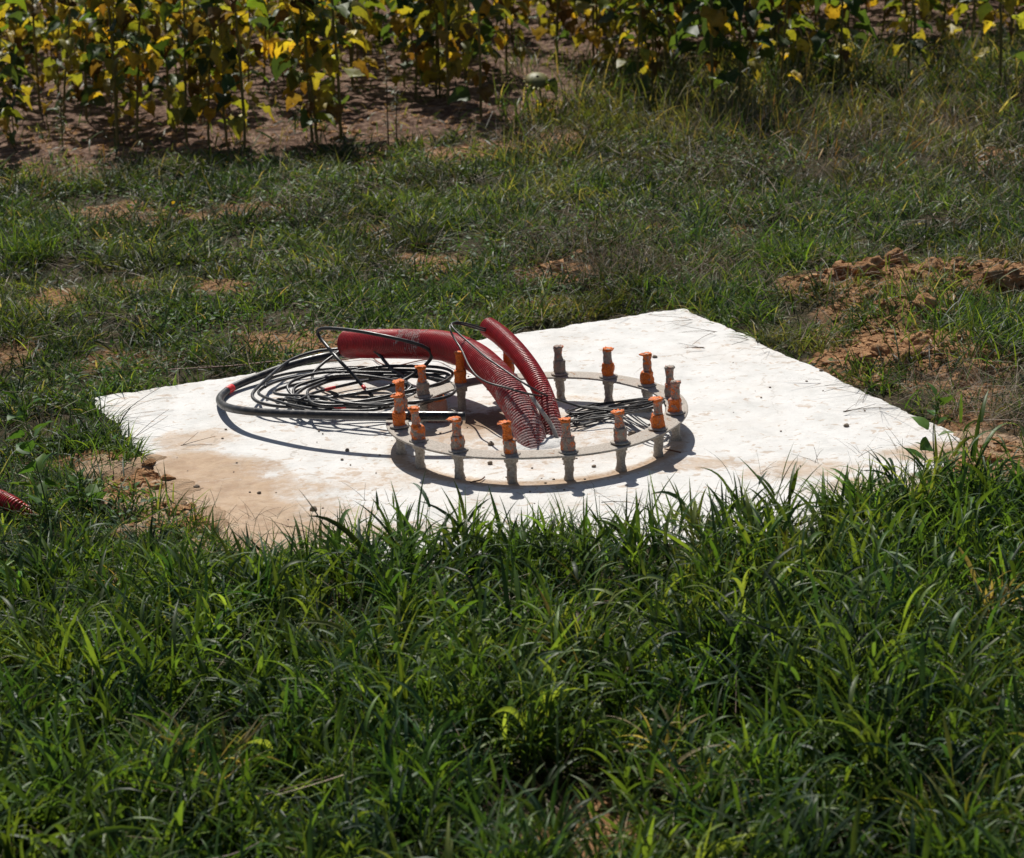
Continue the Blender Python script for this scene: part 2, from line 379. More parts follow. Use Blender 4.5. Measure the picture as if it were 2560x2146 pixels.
# bare soil: pixel centre, half-sizes in metres, height of the heap, strength
BARE = [(2180, 705, .38, .42, .06, 1), (2330, 700, .26, .28, .05, .9), (2520, 705, .28, .34, .06, 1), (2330, 775, .18, .18, .07, .9), (2270, 865, .40, .42, .045, 1), (2390, 900, .2, .25, .03, .85), (2120, 880, .16, .2, .03, .9), (2100, 770, .2, .22, .02, .7),
        (2420, 1010, .16, .25, .02, .7), (2480, 1170, .32, .2, .02, 1.0), (2440, 960, .15, .2, .03, .9), (2180, 930, .12, .14, .02, .8), (2330, 950, .2, .1, .03, .8), (2060, 820, .1, .2, .01, .7), (2240, 780, .2, .18, .03, .75), (2450, 830, .16, .2, .03, .7), (2400, 1150, .2, .14, .015, .8), (2400, 1060, .12, .16, .02, .8),
        (230, 1140, .22, .12, .03, .85), (330, 1230, .16, .14, .02, .8), (400, 1190, .22, .22, .02, 1), (440, 1290, .18, .2, .02, .9),
        (1060, 640, .27, .35, .01, .95), (1400, 660, .24, .3, .02, .95), (730, 830, .34, .24, .01, .95), (350, 520, .6, .5, .0, .9), (150, 730, .26, .3, .01, .9), (560, 700, .2, .2, .0, .8), (1330, 740, .22, .22, .01, .8), (320, 700, .18, .2, .0, .8), (900, 560, .25, .25, 0, .6), (620, 520, .3, .3, 0, .7),
        (1830, 560, .12, .2, .01, .6), (2500, 380, .5, .5, .03, .8), (1350, 2095, .24, .20, .0, 1), (240, 1800, .12, .1, .0, .5), (1210, 370, .9, .5, .0, .9), (1300, 330, .6, .4, 0, .8), (600, 370, 1.6, .5, .0, .6), (60, 400, 1.0, .8, .0, .6), (1690, 560, .2, .2, 0, .4), (30, 860, .2, .3, 0, .5), (330, 880, .22, .2, 0, .5)]
_B = [(at(u, v), rx, ry, h, s) for u, v, rx, ry, h, s in BARE]
# edge of the crop field as a polyline in plan
_fe = [at(-300, 430), at(0, 425), at(450, 400), at(850, 372), at(1200, 345), at(1500, 262), at(1900, 205), at(2300, 170), at(2900, 130)]
fx_, fy_ = np.array([p[0] for p in _fe]), np.array([p[1] for p in _fe])
def field_d(x, y): return y - np.interp(x, fx_, fy_)
def bare_h(x, y):
    b = np.zeros(np.shape(x)); h = np.zeros(np.shape(x))
    wob = (fbm(x, y, .25, 3, 2) - .5) * 1.6
    for c, rx, ry, hh, s in _B:
        d = np.hypot((x - c[0]) / rx, (y - c[1]) / ry) + wob
        k = 1 - smooth(.55, 1.15, d); b = np.maximum(b, k * s); h = h + .75 * hh * np.exp(-np.clip(d, 0, 9) ** 2 * 1.3)
    fd = field_d(x, y) + (fbm(x, y, .8, 3, 5) - .5) * 1.6
    rightgrass = smooth(0.2, 1.2, x) * (1 - smooth(1.2, 3.0, field_d(x, y)))
    b = np.maximum(b, smooth(0, .5, fd) * .84 * (1 - .8 * rightgrass))
    return b, h
SAND = ((360, 1235, .24, .20), (455, 1310, .20, .16), (560, 1375, .16, .12), (290, 1160, .18, .13), (2480, 1130, .26, .17), (2420, 1090, .10, .09), (2390, 1185, .18, .08), (2300, 1235, .14, .06), (2450, 1185, .26, .12))
def sand_k(x, y):
    k = np.zeros(np.shape(x))
    for u, v, rx, ry in SAND:
        c = at(u, v); d = np.hypot((x - c[0]) / rx, (y - c[1]) / ry) + (fbm(x, y, .14, 4, 31) - .5) * 1.2
        k = np.maximum(k, 1 - smooth(.6, 1.35, d))
    return k
def ground_z(x, y):
    b, h = bare_h(x, y); sd = slab_sd(x, y)
    z = -0.045 + (fbm(x, y, 1.1, 3, 1) - .5) * .06 + (fbm(x, y, .25, 3, 8) - .5) * .03
    cl = np.abs(fbm(x, y, .11, 4, 11) - .5) * 2
    z = z + h * (.6 + .8 * fbm(x, y, .2, 3, 4)) + b * (fbm(x, y, .09, 4, 13) - .42) * .10 * (0.25 + 0.75 * smooth(0.0, 0.03, h) + .3 * smooth(-.5, 1, field_d(x, y)))
    # soft bank right behind the slab, and the ground kept just under the slab's top
    lim = -0.016 + .018 * (fbm(x, y, .12, 3, 21) - .5)
    near = 1 - smooth(-.02, .22, sd)
    z = z * (1 - near) + np.minimum(z, lim) * near
    inside = 1 - smooth(-.10, -.03, sd)
    z = z * (1 - inside) + (-0.10) * inside
    # washed-up sand lying over the slab at the left front corner and the right corner
    rs = rect_sd(x, y)
    z = np.where((rs < .15) & (edge_y(x) > y - .2), np.maximum(z, -.016 + .034 * smooth(-.02, .10, sd) + .010 * (fbm(x, y, .09, 3, 16) - .5)), z)
    k = sand_k(x, y)
    return np.maximum(z, -.05 + .056 * smooth(.1, .9, k) + .016 * k * (fbm(x, y, .08, 5, 33) - .5))
def grid_axis(lo, hi, step_, far):
    a = list(np.arange(lo, hi, step_)); s = step_; p = a[-1]
    while p < far: s *= 1.22; p += s; a.append(p)
    s = step_; p = a[0]; pre = []
    while p > -far: s *= 1.22; p -= s; pre.append(p)
    return np.array(pre[::-1] + a)
gx, gy = grid_axis(-3.4, 3.4, .022, 400), grid_axis(4.4, 17.5, .026, 400)
GX, GY = np.meshgrid(gx, gy, indexing='ij'); GZ = ground_z(GX, GY)
far = smooth(30, 60, np.hypot(GX, GY - 10)); GZ = GZ * (1 - far) - .05 * far
gb, gh = bare_h(GX, GY)
nx_, ny_ = GX.shape; ii = np.arange(nx_ * ny_).reshape(nx_, ny_)
Q = np.stack([ii[:-1, :-1], ii[1:, :-1], ii[1:, 1:], ii[:-1, 1:]], -1).reshape(-1, 4)
g = mesh('ground', np.stack([GX, GY, GZ], -1).reshape(-1, 3), Q, M_soil, attrs={'bare': np.maximum(gb, smooth(.3, .7, sand_k(GX, GY))).ravel(), 'sand': (smooth(.3, .8, sand_k(GX, GY)) * (1 - smooth(.1, .7, slab_sd(GX, GY)))).ravel(), 'field': smooth(-.6, .6, field_d(GX, GY)).ravel()})
tag(g, 'ochre and reddish soil of the meadow and crop field', None, None, 'structure')

# ------------------------------------------------------------------ concrete slab
STAINS = [(430, 1180, .34, .24, .95), (560, 1170, .25, .18, .6), (520, 1290, .40, .26, .95), (640, 1360, .40, .26, .9), (500, 1230, .40, .2, .78), (700, 1230, .3, .2, .38), (900, 1200, .4, .2, .25), (480, 1100, .2, .15, .4), (760, 1280, .35, .25, .35), (2000, 1180, .3, .16, .35), (1750, 1160, .25, .1, .35), (2330, 1130, .25, .15, .55),
          (1100, 1090, .25, .2, .45), (860, 1000, .35, .25, .3), (2150, 1210, .3, .12, .4), (950, 1330, .35, .15, .4), (1180, 1060, .2, .2, .5)]
MUD = [(1190, 1050, .11, .17, .75), (1240, 1040, .08, .2, .6), (1150, 1030, .12, .1, .5), (1330, 1120, .1, .06, .15)]
nA, nB = 330, 280
ua, ub = np.linspace(-1, 1, nA), np.linspace(-1, 1, nB)
UA, UB = np.meshgrid(ua, ub, indexing='ij')
def jag(t, o): return (fbm(t * 1.3, t * 0 + o, .11, 4, o) - .5) * .05 + (vnoise(t, t * 0 + o, .35, o + 3) - .5) * .03 + (fbm(t, t * 0 + o, .022, 2, o + 5) - .5) * .028
P_ = UA * (la / 2 + np.abs(UA) ** 6 * np.where(UA > 0, jag(UB, 1), jag(UB, 2)))
Q_ = UB * (lb / 2 + np.abs(UB) ** 6 * np.where(UB > 0, jag(UA, 3), jag(UA, 4)))
X_ = SC[0] + P_ * aA[0] + Q_ * aB[0]; Y_ = SC[1] + P_ * aA[1] + Q_ * aB[1]
e_ = np.maximum(np.abs(UA), np.abs(UB))
Z_ = (fbm(X_, Y_, .5, 3, 40) - .5) * .006 - smooth(.985, 1.0, e_) * (.006 + .012 * fbm(X_, Y_, .05, 3, 41))
dirt = np.zeros(X_.shape); mud = np.zeros(X_.shape)
for L_, A_ in ((STAINS, dirt), (MUD, mud)):
    for u, v, rx, ry, s in L_:
        c = at(u, v); d = np.hypot((X_ - c[0]) / rx, (Y_ - c[1]) / ry) + (fbm(X_, Y_, .2, 3, 44) - .5) * .8
        A_[:] = np.maximum(A_, s * (1 - smooth(.3, 1.3, d)))
RC = np.array([0.10091, 8.69662]); RR = 0.55; RZ = 0.105
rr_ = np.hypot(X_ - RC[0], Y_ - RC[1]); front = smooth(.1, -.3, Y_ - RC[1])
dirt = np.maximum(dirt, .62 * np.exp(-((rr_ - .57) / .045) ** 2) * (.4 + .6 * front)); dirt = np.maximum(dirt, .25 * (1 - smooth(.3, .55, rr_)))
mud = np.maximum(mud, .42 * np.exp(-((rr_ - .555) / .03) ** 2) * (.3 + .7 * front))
iv = np.arange(nA * nB).reshape(nA, nB)
Qs = np.stack([iv[:-1, :-1], iv[1:, :-1], iv[1:, 1:], iv[:-1, 1:]], -1).reshape(-1, 4)
top = np.stack([X_, Y_, Z_], -1).reshape(-1, 3)
rim = np.concatenate([iv[:-1, 0], iv[-1, :-1], iv[:0:-1, -1], iv[0, :0:-1]])
sk, prev, vs = [], rim, [top]; nv = len(top)
for dz, dr in ((-.02, .004), (-.05, .001), (-.2, .0)):
    b = top[rim].copy(); b[:, 2] += dz; out_ = (b[:, :2] - SC); out_ /= np.linalg.norm(out_, axis=1)[:, None]
    b[:, :2] += out_ * (dr + (rng.random(len(b)) * .008)[:, None]); vs.append(b); cur = nv + np.arange(len(rim)); nv += len(rim)
    sk.append(np.stack([prev, np.roll(prev, -1), np.roll(cur, -1), cur], -1)[:, ::-1]); prev = cur
nsk = len(rim) * 3
vall = np.concatenate(vs)
flip = np.cross(vall[Qs[0, 1]] - vall[Qs[0, 0]], vall[Qs[0, 2]] - vall[Qs[0, 0]])[2] < 0
if flip: Qs = Qs[:, ::-1]
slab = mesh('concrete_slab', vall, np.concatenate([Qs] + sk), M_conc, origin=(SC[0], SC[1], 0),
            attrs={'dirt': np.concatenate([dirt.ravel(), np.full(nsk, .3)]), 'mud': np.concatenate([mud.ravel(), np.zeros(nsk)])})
tag(slab, 'white concrete foundation slab with tan dirt stains and crumbly edges, set flush in the grass', 'concrete slab')
# plaster heap where the two conduits leave the slab
c0 = at(*z2(800, 1040)); tt, rr = np.meshgrid(np.linspace(0, 2 * pi, 64, endpoint=False), np.linspace(0, 1, 14), indexing='ij')
ex = .15 * (1 + .35 * (fbm(np.cos(tt) * .8, np.sin(tt) * .8, .5, 3, 60) - .5)); px_, py_ = c0[0] + rr * ex * np.cos(tt), c0[1] + rr * ex * .75 * np.sin(tt)
pz_ = .022 * (1 - rr ** 2) * (.5 + fbm(px_, py_, .05, 3, 61)) + .001 - .012 * rr ** 4
k_ = np.arange(64 * 14).reshape(64, 14); kn = np.roll(k_, -1, 0)
mesh('plaster_patch', np.stack([px_, py_, pz_], -1).reshape(-1, 3) - np.array([SC[0], SC[1], 0]), np.stack([k_[:, :-1], k_[:, 1:], kn[:, 1:], kn[:, :-1]], -1).reshape(-1, 4), M_conc, parent=slab, attrs={'dirt': np.zeros(896), 'mud': np.zeros(896)})

# ------------------------------------------------------------------ anchor cage
def lathe(prof, seg=28, amp=0.0, seed=0, hexf=None, lean=(0, 0), squash=0.0):
    """prof [(z, r, hexness)] -> closed surface of revolution with bumps"""
    zz = np.array([p[0] for p in prof]); r0 = np.array([p[1] for p in prof]); hx = np.array([p[2] if len(p) > 2 else 0 for p in prof])
    ph = np.linspace(0, 2 * pi, seg, endpoint=False); h0 = seed * 1.7
    hexr = 1 / np.cos(((ph + h0) % (pi / 3)) - pi / 6) * .93
    A, B = np.meshgrid(ph, np.arange(len(zz)), indexing='ij')
    nzz = fbm(np.cos(A) * 1.3 + seed * 3, zz[B] * 60 + np.sin(A) * 1.3, 1.0, 3, seed % 7) - .5
    r = r0[B] * (1 + hx[B] * (hexr[:, None] - 1)) * (1 + amp * nzz * 2) * (1 + squash * np.cos(2 * A + seed))
    x, y = r * np.cos(A) + lean[0] * zz[B], r * np.sin(A) + lean[1] * zz[B]
    z = zz[B] + amp * .004 * nzz
    V = np.stack([x, y, z], -1).reshape(-1, 3); m_ = len(zz)
    k = np.arange(seg * m_).reshape(seg, m_); kn = np.roll(k, -1, 0)
    Q = np.stack([k[:, :-1], kn[:, :-1], kn[:, 1:], k[:, 1:]], -1).reshape(-1, 4)
    V = np.vstack([V, [lean[0] * zz[0], lean[1] * zz[0], zz[0]], [lean[0] * zz[-1], lean[1] * zz[-1], zz[-1]]]); a, b = len(V) - 2, len(V) - 1
    T = np.concatenate([np.stack([kn[:, 0], k[:, 0], np.full(seg, a)], -1), np.stack([k[:, -1], kn[:, -1], np.full(seg, b)], -1)])
    return V, [Q, T]
def fine(prof, n=4):
    out_ = []
    for a, b in zip(prof[:-1], prof[1:]):
        for k in range(n): t = k / n; out_.append(tuple(a[i] * (1 - t) + b[i] * t for i in range(3)))
    return out_ + [prof[-1]]

cage = empty('anchor_bolt_cage', (RC[0], RC[1], 0))
tag(cage, 'ring of sixteen cement-splashed anchor bolts with orange taped nuts on a flat steel ring', 'anchor bolts')
# template ring: flat bar ring
seg = 192; th = np.linspace(0, 2 * pi, seg, endpoint=False); ri, ro, t_ = RR - .043, RR + .047, .0035
def wob(a): return .002 * np.sin(3 * a + 1) + .0015 * np.sin(7 * a)
ringv = []
rads = [ri, ri + .0015, RR, ro - .0015, ro]
for r, z in [(ri, -t_), (ri, t_ - .001), (ri + .001, t_)] + [(r_, t_) for r_ in np.linspace(ri + .01, ro - .01, 6)] + [(ro - .001, t_), (ro, t_ - .001), (ro, -t_)] + [(r_, -t_) for r_ in np.linspace(ro - .01, ri + .01, 4)]:
    ringv.append(np.stack([r * np.cos(th), r * np.sin(th), RZ + z + wob(th)], 1))
ringv = np.array(ringv); m_ = len(ringv); k = np.arange(m_ * seg).reshape(m_, seg); kn = np.roll(k, -1, 0)
mesh('template_ring', ringv.reshape(-1, 3), np.stack([k, kn, np.roll(kn, -1, 1), np.roll(k, -1, 1)], -1).reshape(-1, 4), M_steel, parent=cage)
# per bolt A..P: (cement share of tip, cement share of nut, tip height, lean x, lean y, flap size)
BOLT = [(.30, .10, .068, .02, 0, 1.0), (.42, .36, .070, -.05, 0, .7), (.44, .42, .066, .0, 0, 1.3), (.12, .42, .066, -.06, 0, 1.3), (.44, .52, .066, -.03, 0, 1.1), (.50, .60, .062, 0, 0, 1.0),
        (.42, .14, .060, .02, 0, 1.2), (.46, .26, .066, .02, 0, .4), (.50, .46, .066, -.02, 0, .3), (.40, .14, .072, .02, 0, 1.2), (.60, .14, .060, 0, 0, .8), (.52, .72, .058, -.02, 0, .5),
        (.2, .3, .06, 0, 0, .6), (.08, .06, .076, .01, 0, .5), (.28, .6, .064, 0, 0, .7), (.2, .5, .064, 0, 0, .9)]
PH0 = 3.33297
for i, (ct, cn, hh, lx, ly, fl) in enumerate(BOLT):
    a = PH0 + i * pi / 8; bx, by = RR * cos(a), RR * sin(a)
    lean = (lx, ly)
    rod = fine([(-.03, .018, 0), (.0, .020, 0), (.02, .0165, 0), (.045, .017, 0), (.065, .019, 0), (.082, .0175, 0)], 7)
    V, F = lathe(rod, 30, .30, i + 1)
    b = mesh('anchor_bolt', V, F, M_steel, parent=cage); b.location = (bx, by, 0)
    V, F = lathe(fine([(.078, .016, 0), (.080, .0255, .6), (.098, .0265, .6), (.1005, .024, .6)], 3), 30, .08, i + 2)
    mesh('lower_nut', V, F, M_steel, parent=b)
    V, F = lathe(fine([(.1095, .020, 0), (.1105, .038, 0), (.1145, .037, 0), (.118, .026, 0)], 3), 30, .10, i + 3)
    mesh('washer', V, F, M_steel, parent=b)
    V, F = lathe(fine([(.1165, .022, 0), (.118, .0252, .9), (.140, .0262, 1), (.161, .0255, .9), (.168, .0235, .4), (.171, .0185, 0)], 6), 48, .20, i + 4, lean=(lx * .15, 0))
    n_ = mesh('taped_nut', V, F, M_tape, parent=b); n_.color = (cn, 0, 0, 1)
    zt = .168 + hh
    V, F = lathe(fine([(.166, .0195, .1), (.180, .0172, 0), (.19 + hh * .2, .0158, 0), (zt - .014, .0168, .1), (zt - .004, .0168, 0), (zt, .0135, 0)], 7), 40, .30, i + 5, lean=(lx * .8, ly))
    tp = mesh('taped_tip', V, F, M_tape, parent=b); tp.color = (ct, 0, 0, 1)
    # crumpled flap of tape round the tip
    n, k2 = 22, 6; aa = np.linspace(0, 2 * pi, n, endpoint=False)
    fp = []
    side_ = np.array([pi, pi * .8, pi * 1.1, pi * .9, pi * .6, pi, pi * 1.05, 0, 0, pi * .9, 0, .3, 3, 2, 2.6, 3.3][i])
    for j in range(k2):
        s = j / (k2 - 1)
        r = .0158 + .0035 * np.sin(s * pi) + s ** 1.3 * .016 * fl * np.clip(np.cos(aa - side_) * .9 + .25, 0, 1) + rng.normal(0, .0013, n) * (.4 + s)
        z = zt - .010 + s * (.013 + .004 * rng.random(n)) - s ** 2 * .006 * fl * np.clip(np.cos(aa - side_), 0, 1) + rng.normal(0, .0012, n) * s
        fp.append(np.stack([r * np.cos(aa) + lx * .8 * zt, r * np.sin(aa) + ly * zt, z], 1))
    fp.append(np.stack([.006 * np.cos(aa) + lx * .8 * zt, .006 * np.sin(aa), zt - .001 + rng.normal(0, .001, n)], 1)); k2 += 1
    fp = np.array(fp); k = np.arange(n * k2).reshape(k2, n); kn = np.roll(k, -1, 1)
    f_ = mesh('tape_flap', fp.reshape(-1, 3), np.stack([k[:-1], kn[:-1], kn[1:], k[1:]], -1).reshape(-1, 4), M_tape, parent=b)
    f_.color = (.0 if i not in (7, 8, 11) else .55, 0, 0, 1)

# ------------------------------------------------------------------ red conduits
def conduit(name, pts, r, pitch, plaster, label, end_inner=True, root=None):
    pts[0] = pts[1] + (pts[1] - pts[2]) * 1.1
    path = smoothpath(spline(pts, 14), 3); path, s = resample(path, pitch / 9)
    path = smoothpath(path, 8)
    rd = .5 + .5 * np.cos(2 * pi * s / pitch); rd = smooth(.05, .7, rd)
    pk = np.interp(s / s[-1], [x[0] for x in plaster], [max(x[1], 0) for x in plaster])
    rad = r - .0045 + .0052 * rd * (1 - .55 * pk)
    V, F = tube(path, rad, 44, False)
    t = s / s[-1]
    ridge = np.repeat(rd, 44); pl = np.repeat(np.interp(t, [x[0] for x in plaster], [x[1] for x in plaster]), 44)
    if name == 'large_red_conduit':   # splash of cement on the top of the fallen stretch
        for (u, v, sz) in ((*z1(1590, 225), .045), (*z1(1420, 250), .028), (*z1(1510, 215), .025), (*z1(1700, 235), .012)):
            c = at(u, v, .235); d = np.linalg.norm((V - c) * np.array([1, .5, .5]), axis=1) + (fbm(V[:, 0], V[:, 1] + V[:, 2], .03, 4, 70) - .5) * .07
            pl = np.maximum(pl, (1 - smooth(sz * .6, sz * 1.8, d)) * .52)
    o0 = path[0]
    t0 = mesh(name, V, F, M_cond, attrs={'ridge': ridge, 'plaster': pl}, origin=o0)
    inner, si = resample(path[::-1][:max(12, int(.22 / (pitch / 9)))], .01)
    # wall thickness and hollow inside at the open end
    ip = np.vstack([path[-1] , path[-1], inner]); ir = np.concatenate([[rad[-1], r - .009], np.full(len(inner), r - .0095)])
    ip[0] = path[-1]; T = path[-1] - path[-3]; T /= np.linalg.norm(T); ip[0] = path[-1] + T * .0004; ip[1] = path[-1] + T * .0002
    Tn = [ip[0], ip[1]] + list(inner)
    # build rings with a shared frame
    pth = np.array(Tn); full = np.vstack([pth[2:3] + T * .0015, pth[2:3] + T * .0010, pth[2:]])
    V2, F2 = tube(np.vstack([full[:1], full[2:]]), np.concatenate([[r - .006], ir[2:]]), 36, True)
    mesh('inner_wall', V2 - o0, F2, M_inner, parent=t0)
    # rim ring
    rim_path = np.array([path[-1] - T * .002, path[-1] + T * .0008]); 
    V3a, _ = tube(rim_path, np.array([rad[-1] + .0003, rad[-1] + .0003]), 44, False); V3b, _ = tube(rim_path, np.array([r - .0085, r - .0085]), 44, False)
    ring4 = np.concatenate([V3a[:44], V3a[44:], V3b[44:], V3b[:44]]); k = np.arange(176).reshape(4, 44); kn = np.roll(k, -1, 0)
    mesh('rim', ring4 - o0, np.stack([k, np.roll(k, -1, 1), np.roll(kn, -1, 1), kn], -1).reshape(-1, 4), M_cond, parent=t0, attrs={'ridge': np.ones(176), 'plaster': np.full(176, -.2)})
    tag(t0, label, 'conduit'); return t0
big = [at(*z2(752, 1075), -.05), at(*z2(745, 1040), .0), at(*z2(718, 930), .045), at(*z2(665, 810), .09), at(*z2(580, 670), .14), at(*z2(480, 540), .175), at(*z2(350, 420), .2), at(*z2(200, 345), .205),
       at(*z2(50, 310), .2), at(*z1(1620, 303), .185), at(*z1(1500, 300), .17), at(*z1(1300, 300), .135), at(*z1(1120, 300), .10)]
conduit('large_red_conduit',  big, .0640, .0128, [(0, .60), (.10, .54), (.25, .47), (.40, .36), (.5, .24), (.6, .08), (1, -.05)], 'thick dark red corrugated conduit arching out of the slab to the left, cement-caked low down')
small = [at(*z2(935, 1060), -.05), at(*z2(925, 1000), .0), at(*z2(893, 860), .06), at(*z2(848, 710), .12), at(*z2(785, 570), .17), at(*z2(705, 445), .21), at(*z2(610, 330), .24), at(*z2(510, 235), .26), at(*z2(425, 175), .27)]
conduit('small_red_conduit', small, .0410, .0122, [(0, .6), (.3, .46), (.5, .26), (.62, .26), (.75, .1), (.85, -.1), (1, -.3)], 'thinner bright red corrugated conduit standing behind the thick one with its open end up')
bur = [at(-90, 1215, -.03), at(-40, 1232, .015), at(10, 1250, .025), at(50, 1275, .0), at(90, 1312, -.08)]
conduit('buried_red_conduit', bur, .031, .0096, [(0, -.3), (1, -.3)], 'short stretch of bright red corrugated conduit in the grass at the left picture edge')

# ------------------------------------------------------------------ cables
def cable(name, pts, r, mat, label=None, cat='cable', seg=12, step_=.012, parent=None, n=12, sm=4, group=None):
    path = smoothpath(spline(pts, n), sm); path, s = resample(path, step_); path = smoothpath(path, 2)
    path[:, 2] = np.maximum(path[:, 2], r * .9) if name != 'copper_ground_wire' else path[:, 2]
    V, F = tube(path, r, seg, True)
    o = mesh(name, V, F, mat, parent=parent, origin=path[0] if parent is None else None)
    if label: tag(o, label, cat, group)
    return o, path
def band(path, f0, f1, r, mat, name, host, label=None):
    n = len(path); seg_ = path[int(f0 * n):max(int(f0 * n) + 3, int(f1 * n))]
    V, F = tube(seg_, r, 16, True); V = V - np.array(host.location)
    return mesh(name, V, F, mat, parent=host)
mE = at(*z1(1120, 300), .10); mD = at(*z1(1300, 300), .135) - mE; mD /= np.linalg.norm(mD); dn = np.array([0, 0, 1.])
thick = [mE + mD * .16 - dn * .036, mE + mD * .06 - dn * .040, mE - mD * .02 - dn * .040, at(*z1(950, 392), .06), at(*z1(800, 425), .05), at(*z1(600, 485), .04), at(*z1(440, 545), .032), at(*z1(300, 600), .025), at(*z1(200, 655), .020),
         at(*z1(148, 715), .022), at(*z1(185, 768), .05), at(*z1(300, 797), .078), at(*z1(500, 817), .095), at(*z1(800, 830), .115), at(*z1(1200, 838), .13), at(*z1(1600, 840), .135), at(*z1(1850, 842), .135), at(*z1(1990, 843), .133)]
o, pth = cable('power_cable', thick, .0172, M_cable, 'thick black power cable in one wide loop, with red tape at its bend', seg=20)
n = len(pth); i0 = int(n * .905); cap = pth[i0:]; rc = np.full(len(cap), .0195); rc[0] = .0180; rc[-4:] = (.0185, .0165, .0125, .006)
V, F = tube(cap, rc, 20, True); mesh('end_cap', V - np.array(o.location), F, M_shrink, parent=o)
# red tape band near the bend
tb = at(*z1(195, 650), .02); ib = int(np.argmin(np.linalg.norm(pth - tb, axis=1))) / n
band(pth, ib - .014, ib + .012, .0178, M_redtape, 'red_tape', o)

# hand-laid stiff loops of the medium cable
medA = [mE + mD * .15 + dn * .0, mE + mD * .04 + dn * .005, mE - mD * .03 - dn * .004, at(*z1(1030, 370), .07), at(*z1(930, 440), .05), at(*z1(850, 520), .03), at(*z1(850, 585), .02), at(*z1(930, 640), .015), at(*z1(1080, 690), .012), at(*z1(1300, 700), .02), at(*z1(1500, 680), .03)]
o, _ = cable('conduit_tail_cable', medA, .0068, M_cable, 'black cable dropping from the thick conduit mouth in a tight S onto the slab')
medB = [mE + mD * .15 - dn * .012 + np.array([0, .02, 0]), mE + mD * .03 - dn * .018 + np.array([0, .02, 0]), at(*z1(1045, 340), .07), at(*z1(900, 352), .07), at(*z1(760, 388), .065), at(*z1(650, 440), .06), at(*z1(550, 520), .055), at(*z1(450, 610), .055), at(*z1(392, 680), .055), at(*z1(430, 733), .055), at(*z1(560, 765), .055), at(*z1(800, 777), .055),
        at(*z1(1000, 768), .055), at(*z1(1200, 742), .05), at(*z1(1400, 700), .045), at(*z1(1600, 650), .04), at(*z1(1800, 610), .035)]
o, _ = cable('outer_loop_cable', medB, .0075, M_cable, 'black cable in a wide single loop just inside the thick power cable')
medC = [at(*z1(1290, 690), .035), at(*z1(1240, 640), .05), at(*z1(1150, 535), .10), at(*z1(1040, 420), .16), at(*z1(930, 290), .20), at(*z1(876, 220), .235), at(*z1(905, 187), .26), at(*z1(1010, 185), .27), at(*z1(1200, 207), .275), at(*z1(1400, 245), .265),
        at(*z1(1560, 282), .245), at(*z1(1690, 325), .21), at(*z1(1743, 385), .17), at(*z1(1700, 450), .13), at(*z1(1600, 530), .09), at(*z1(1450, 610), .06), at(*z1(1250, 660), .05), at(*z1(1000, 700), .04), at(*z1(760, 745), .03)]
o, pth = cable('springing_loop_cable', medC, .0077, M_cable, 'stiff black cable springing up in a high loop before the thick red conduit')
band(pth, .040, .060, .0082, M_redtape, 'red_tape', o)
medD = [at(*z1(1310, 352), .13), at(*z1(1350, 385), .115), at(*z1(1400, 450), .09), at(*z1(1450, 500), .075), at(*z1(1520, 540), .07), at(*z1(1548, 590), .06), at(*z1(1530, 650), .05), at(*z1(1400, 700), .04), at(*z1(1200, 740), .03), at(*z1(950, 760), .025), at(*z1(700, 745), .02), at(*z1(660, 700), .02), at(*z1(760, 650), .02)]
cable('cut_end_cable', medD, .0078, M_cable, 'short black cable with its cut end sticking up before the thick red conduit')
# the coil
pts = []; turns = [(440, 1560, 640, 165, 0), (470, 1880, 640, 150, -.10), (640, 1900, 640, 125, -.16), (700, 1600, 650, 110, -.05), (650, 1895, 625, 135, -.13), (760, 1870, 640, 95, -.17), (850, 1580, 660, 100, -.02), (560, 1900, 650, 110, -.12), (680, 1890, 610, 120, -.15)]
for k, (xl, xr, yc, hb, tl) in enumerate(turns):
    for j in range(12):
        a = pi + j / 12 * 2 * pi
        xc, aw = (xl + xr) / 2, (xr - xl) / 2
        u = xc + aw * cos(a) + rng.normal(0, 24); v = yc + hb * sin(a + .35 * sin(k * 2.1)) + tl * (u - xc) * .55 + 14 * sin(2 * a + k) + rng.normal(0, 7)
        zz = .03 + .028 * (1 + sin(a * 1 + k)) * .7 + .004 * k + (.02 if cos(a) > .5 else 0)
        pts.append(at(*z1(u, v), zz))
o, pth = cable('coiled_cable', pts, .0066, M_cable, 'black cable coiled in many loose turns on the slab left of the bolts', n=8, sm=6)
for f in (.245, .58): band(pth, f, f + .004, .0072, M_redtape, 'red_tape', o)
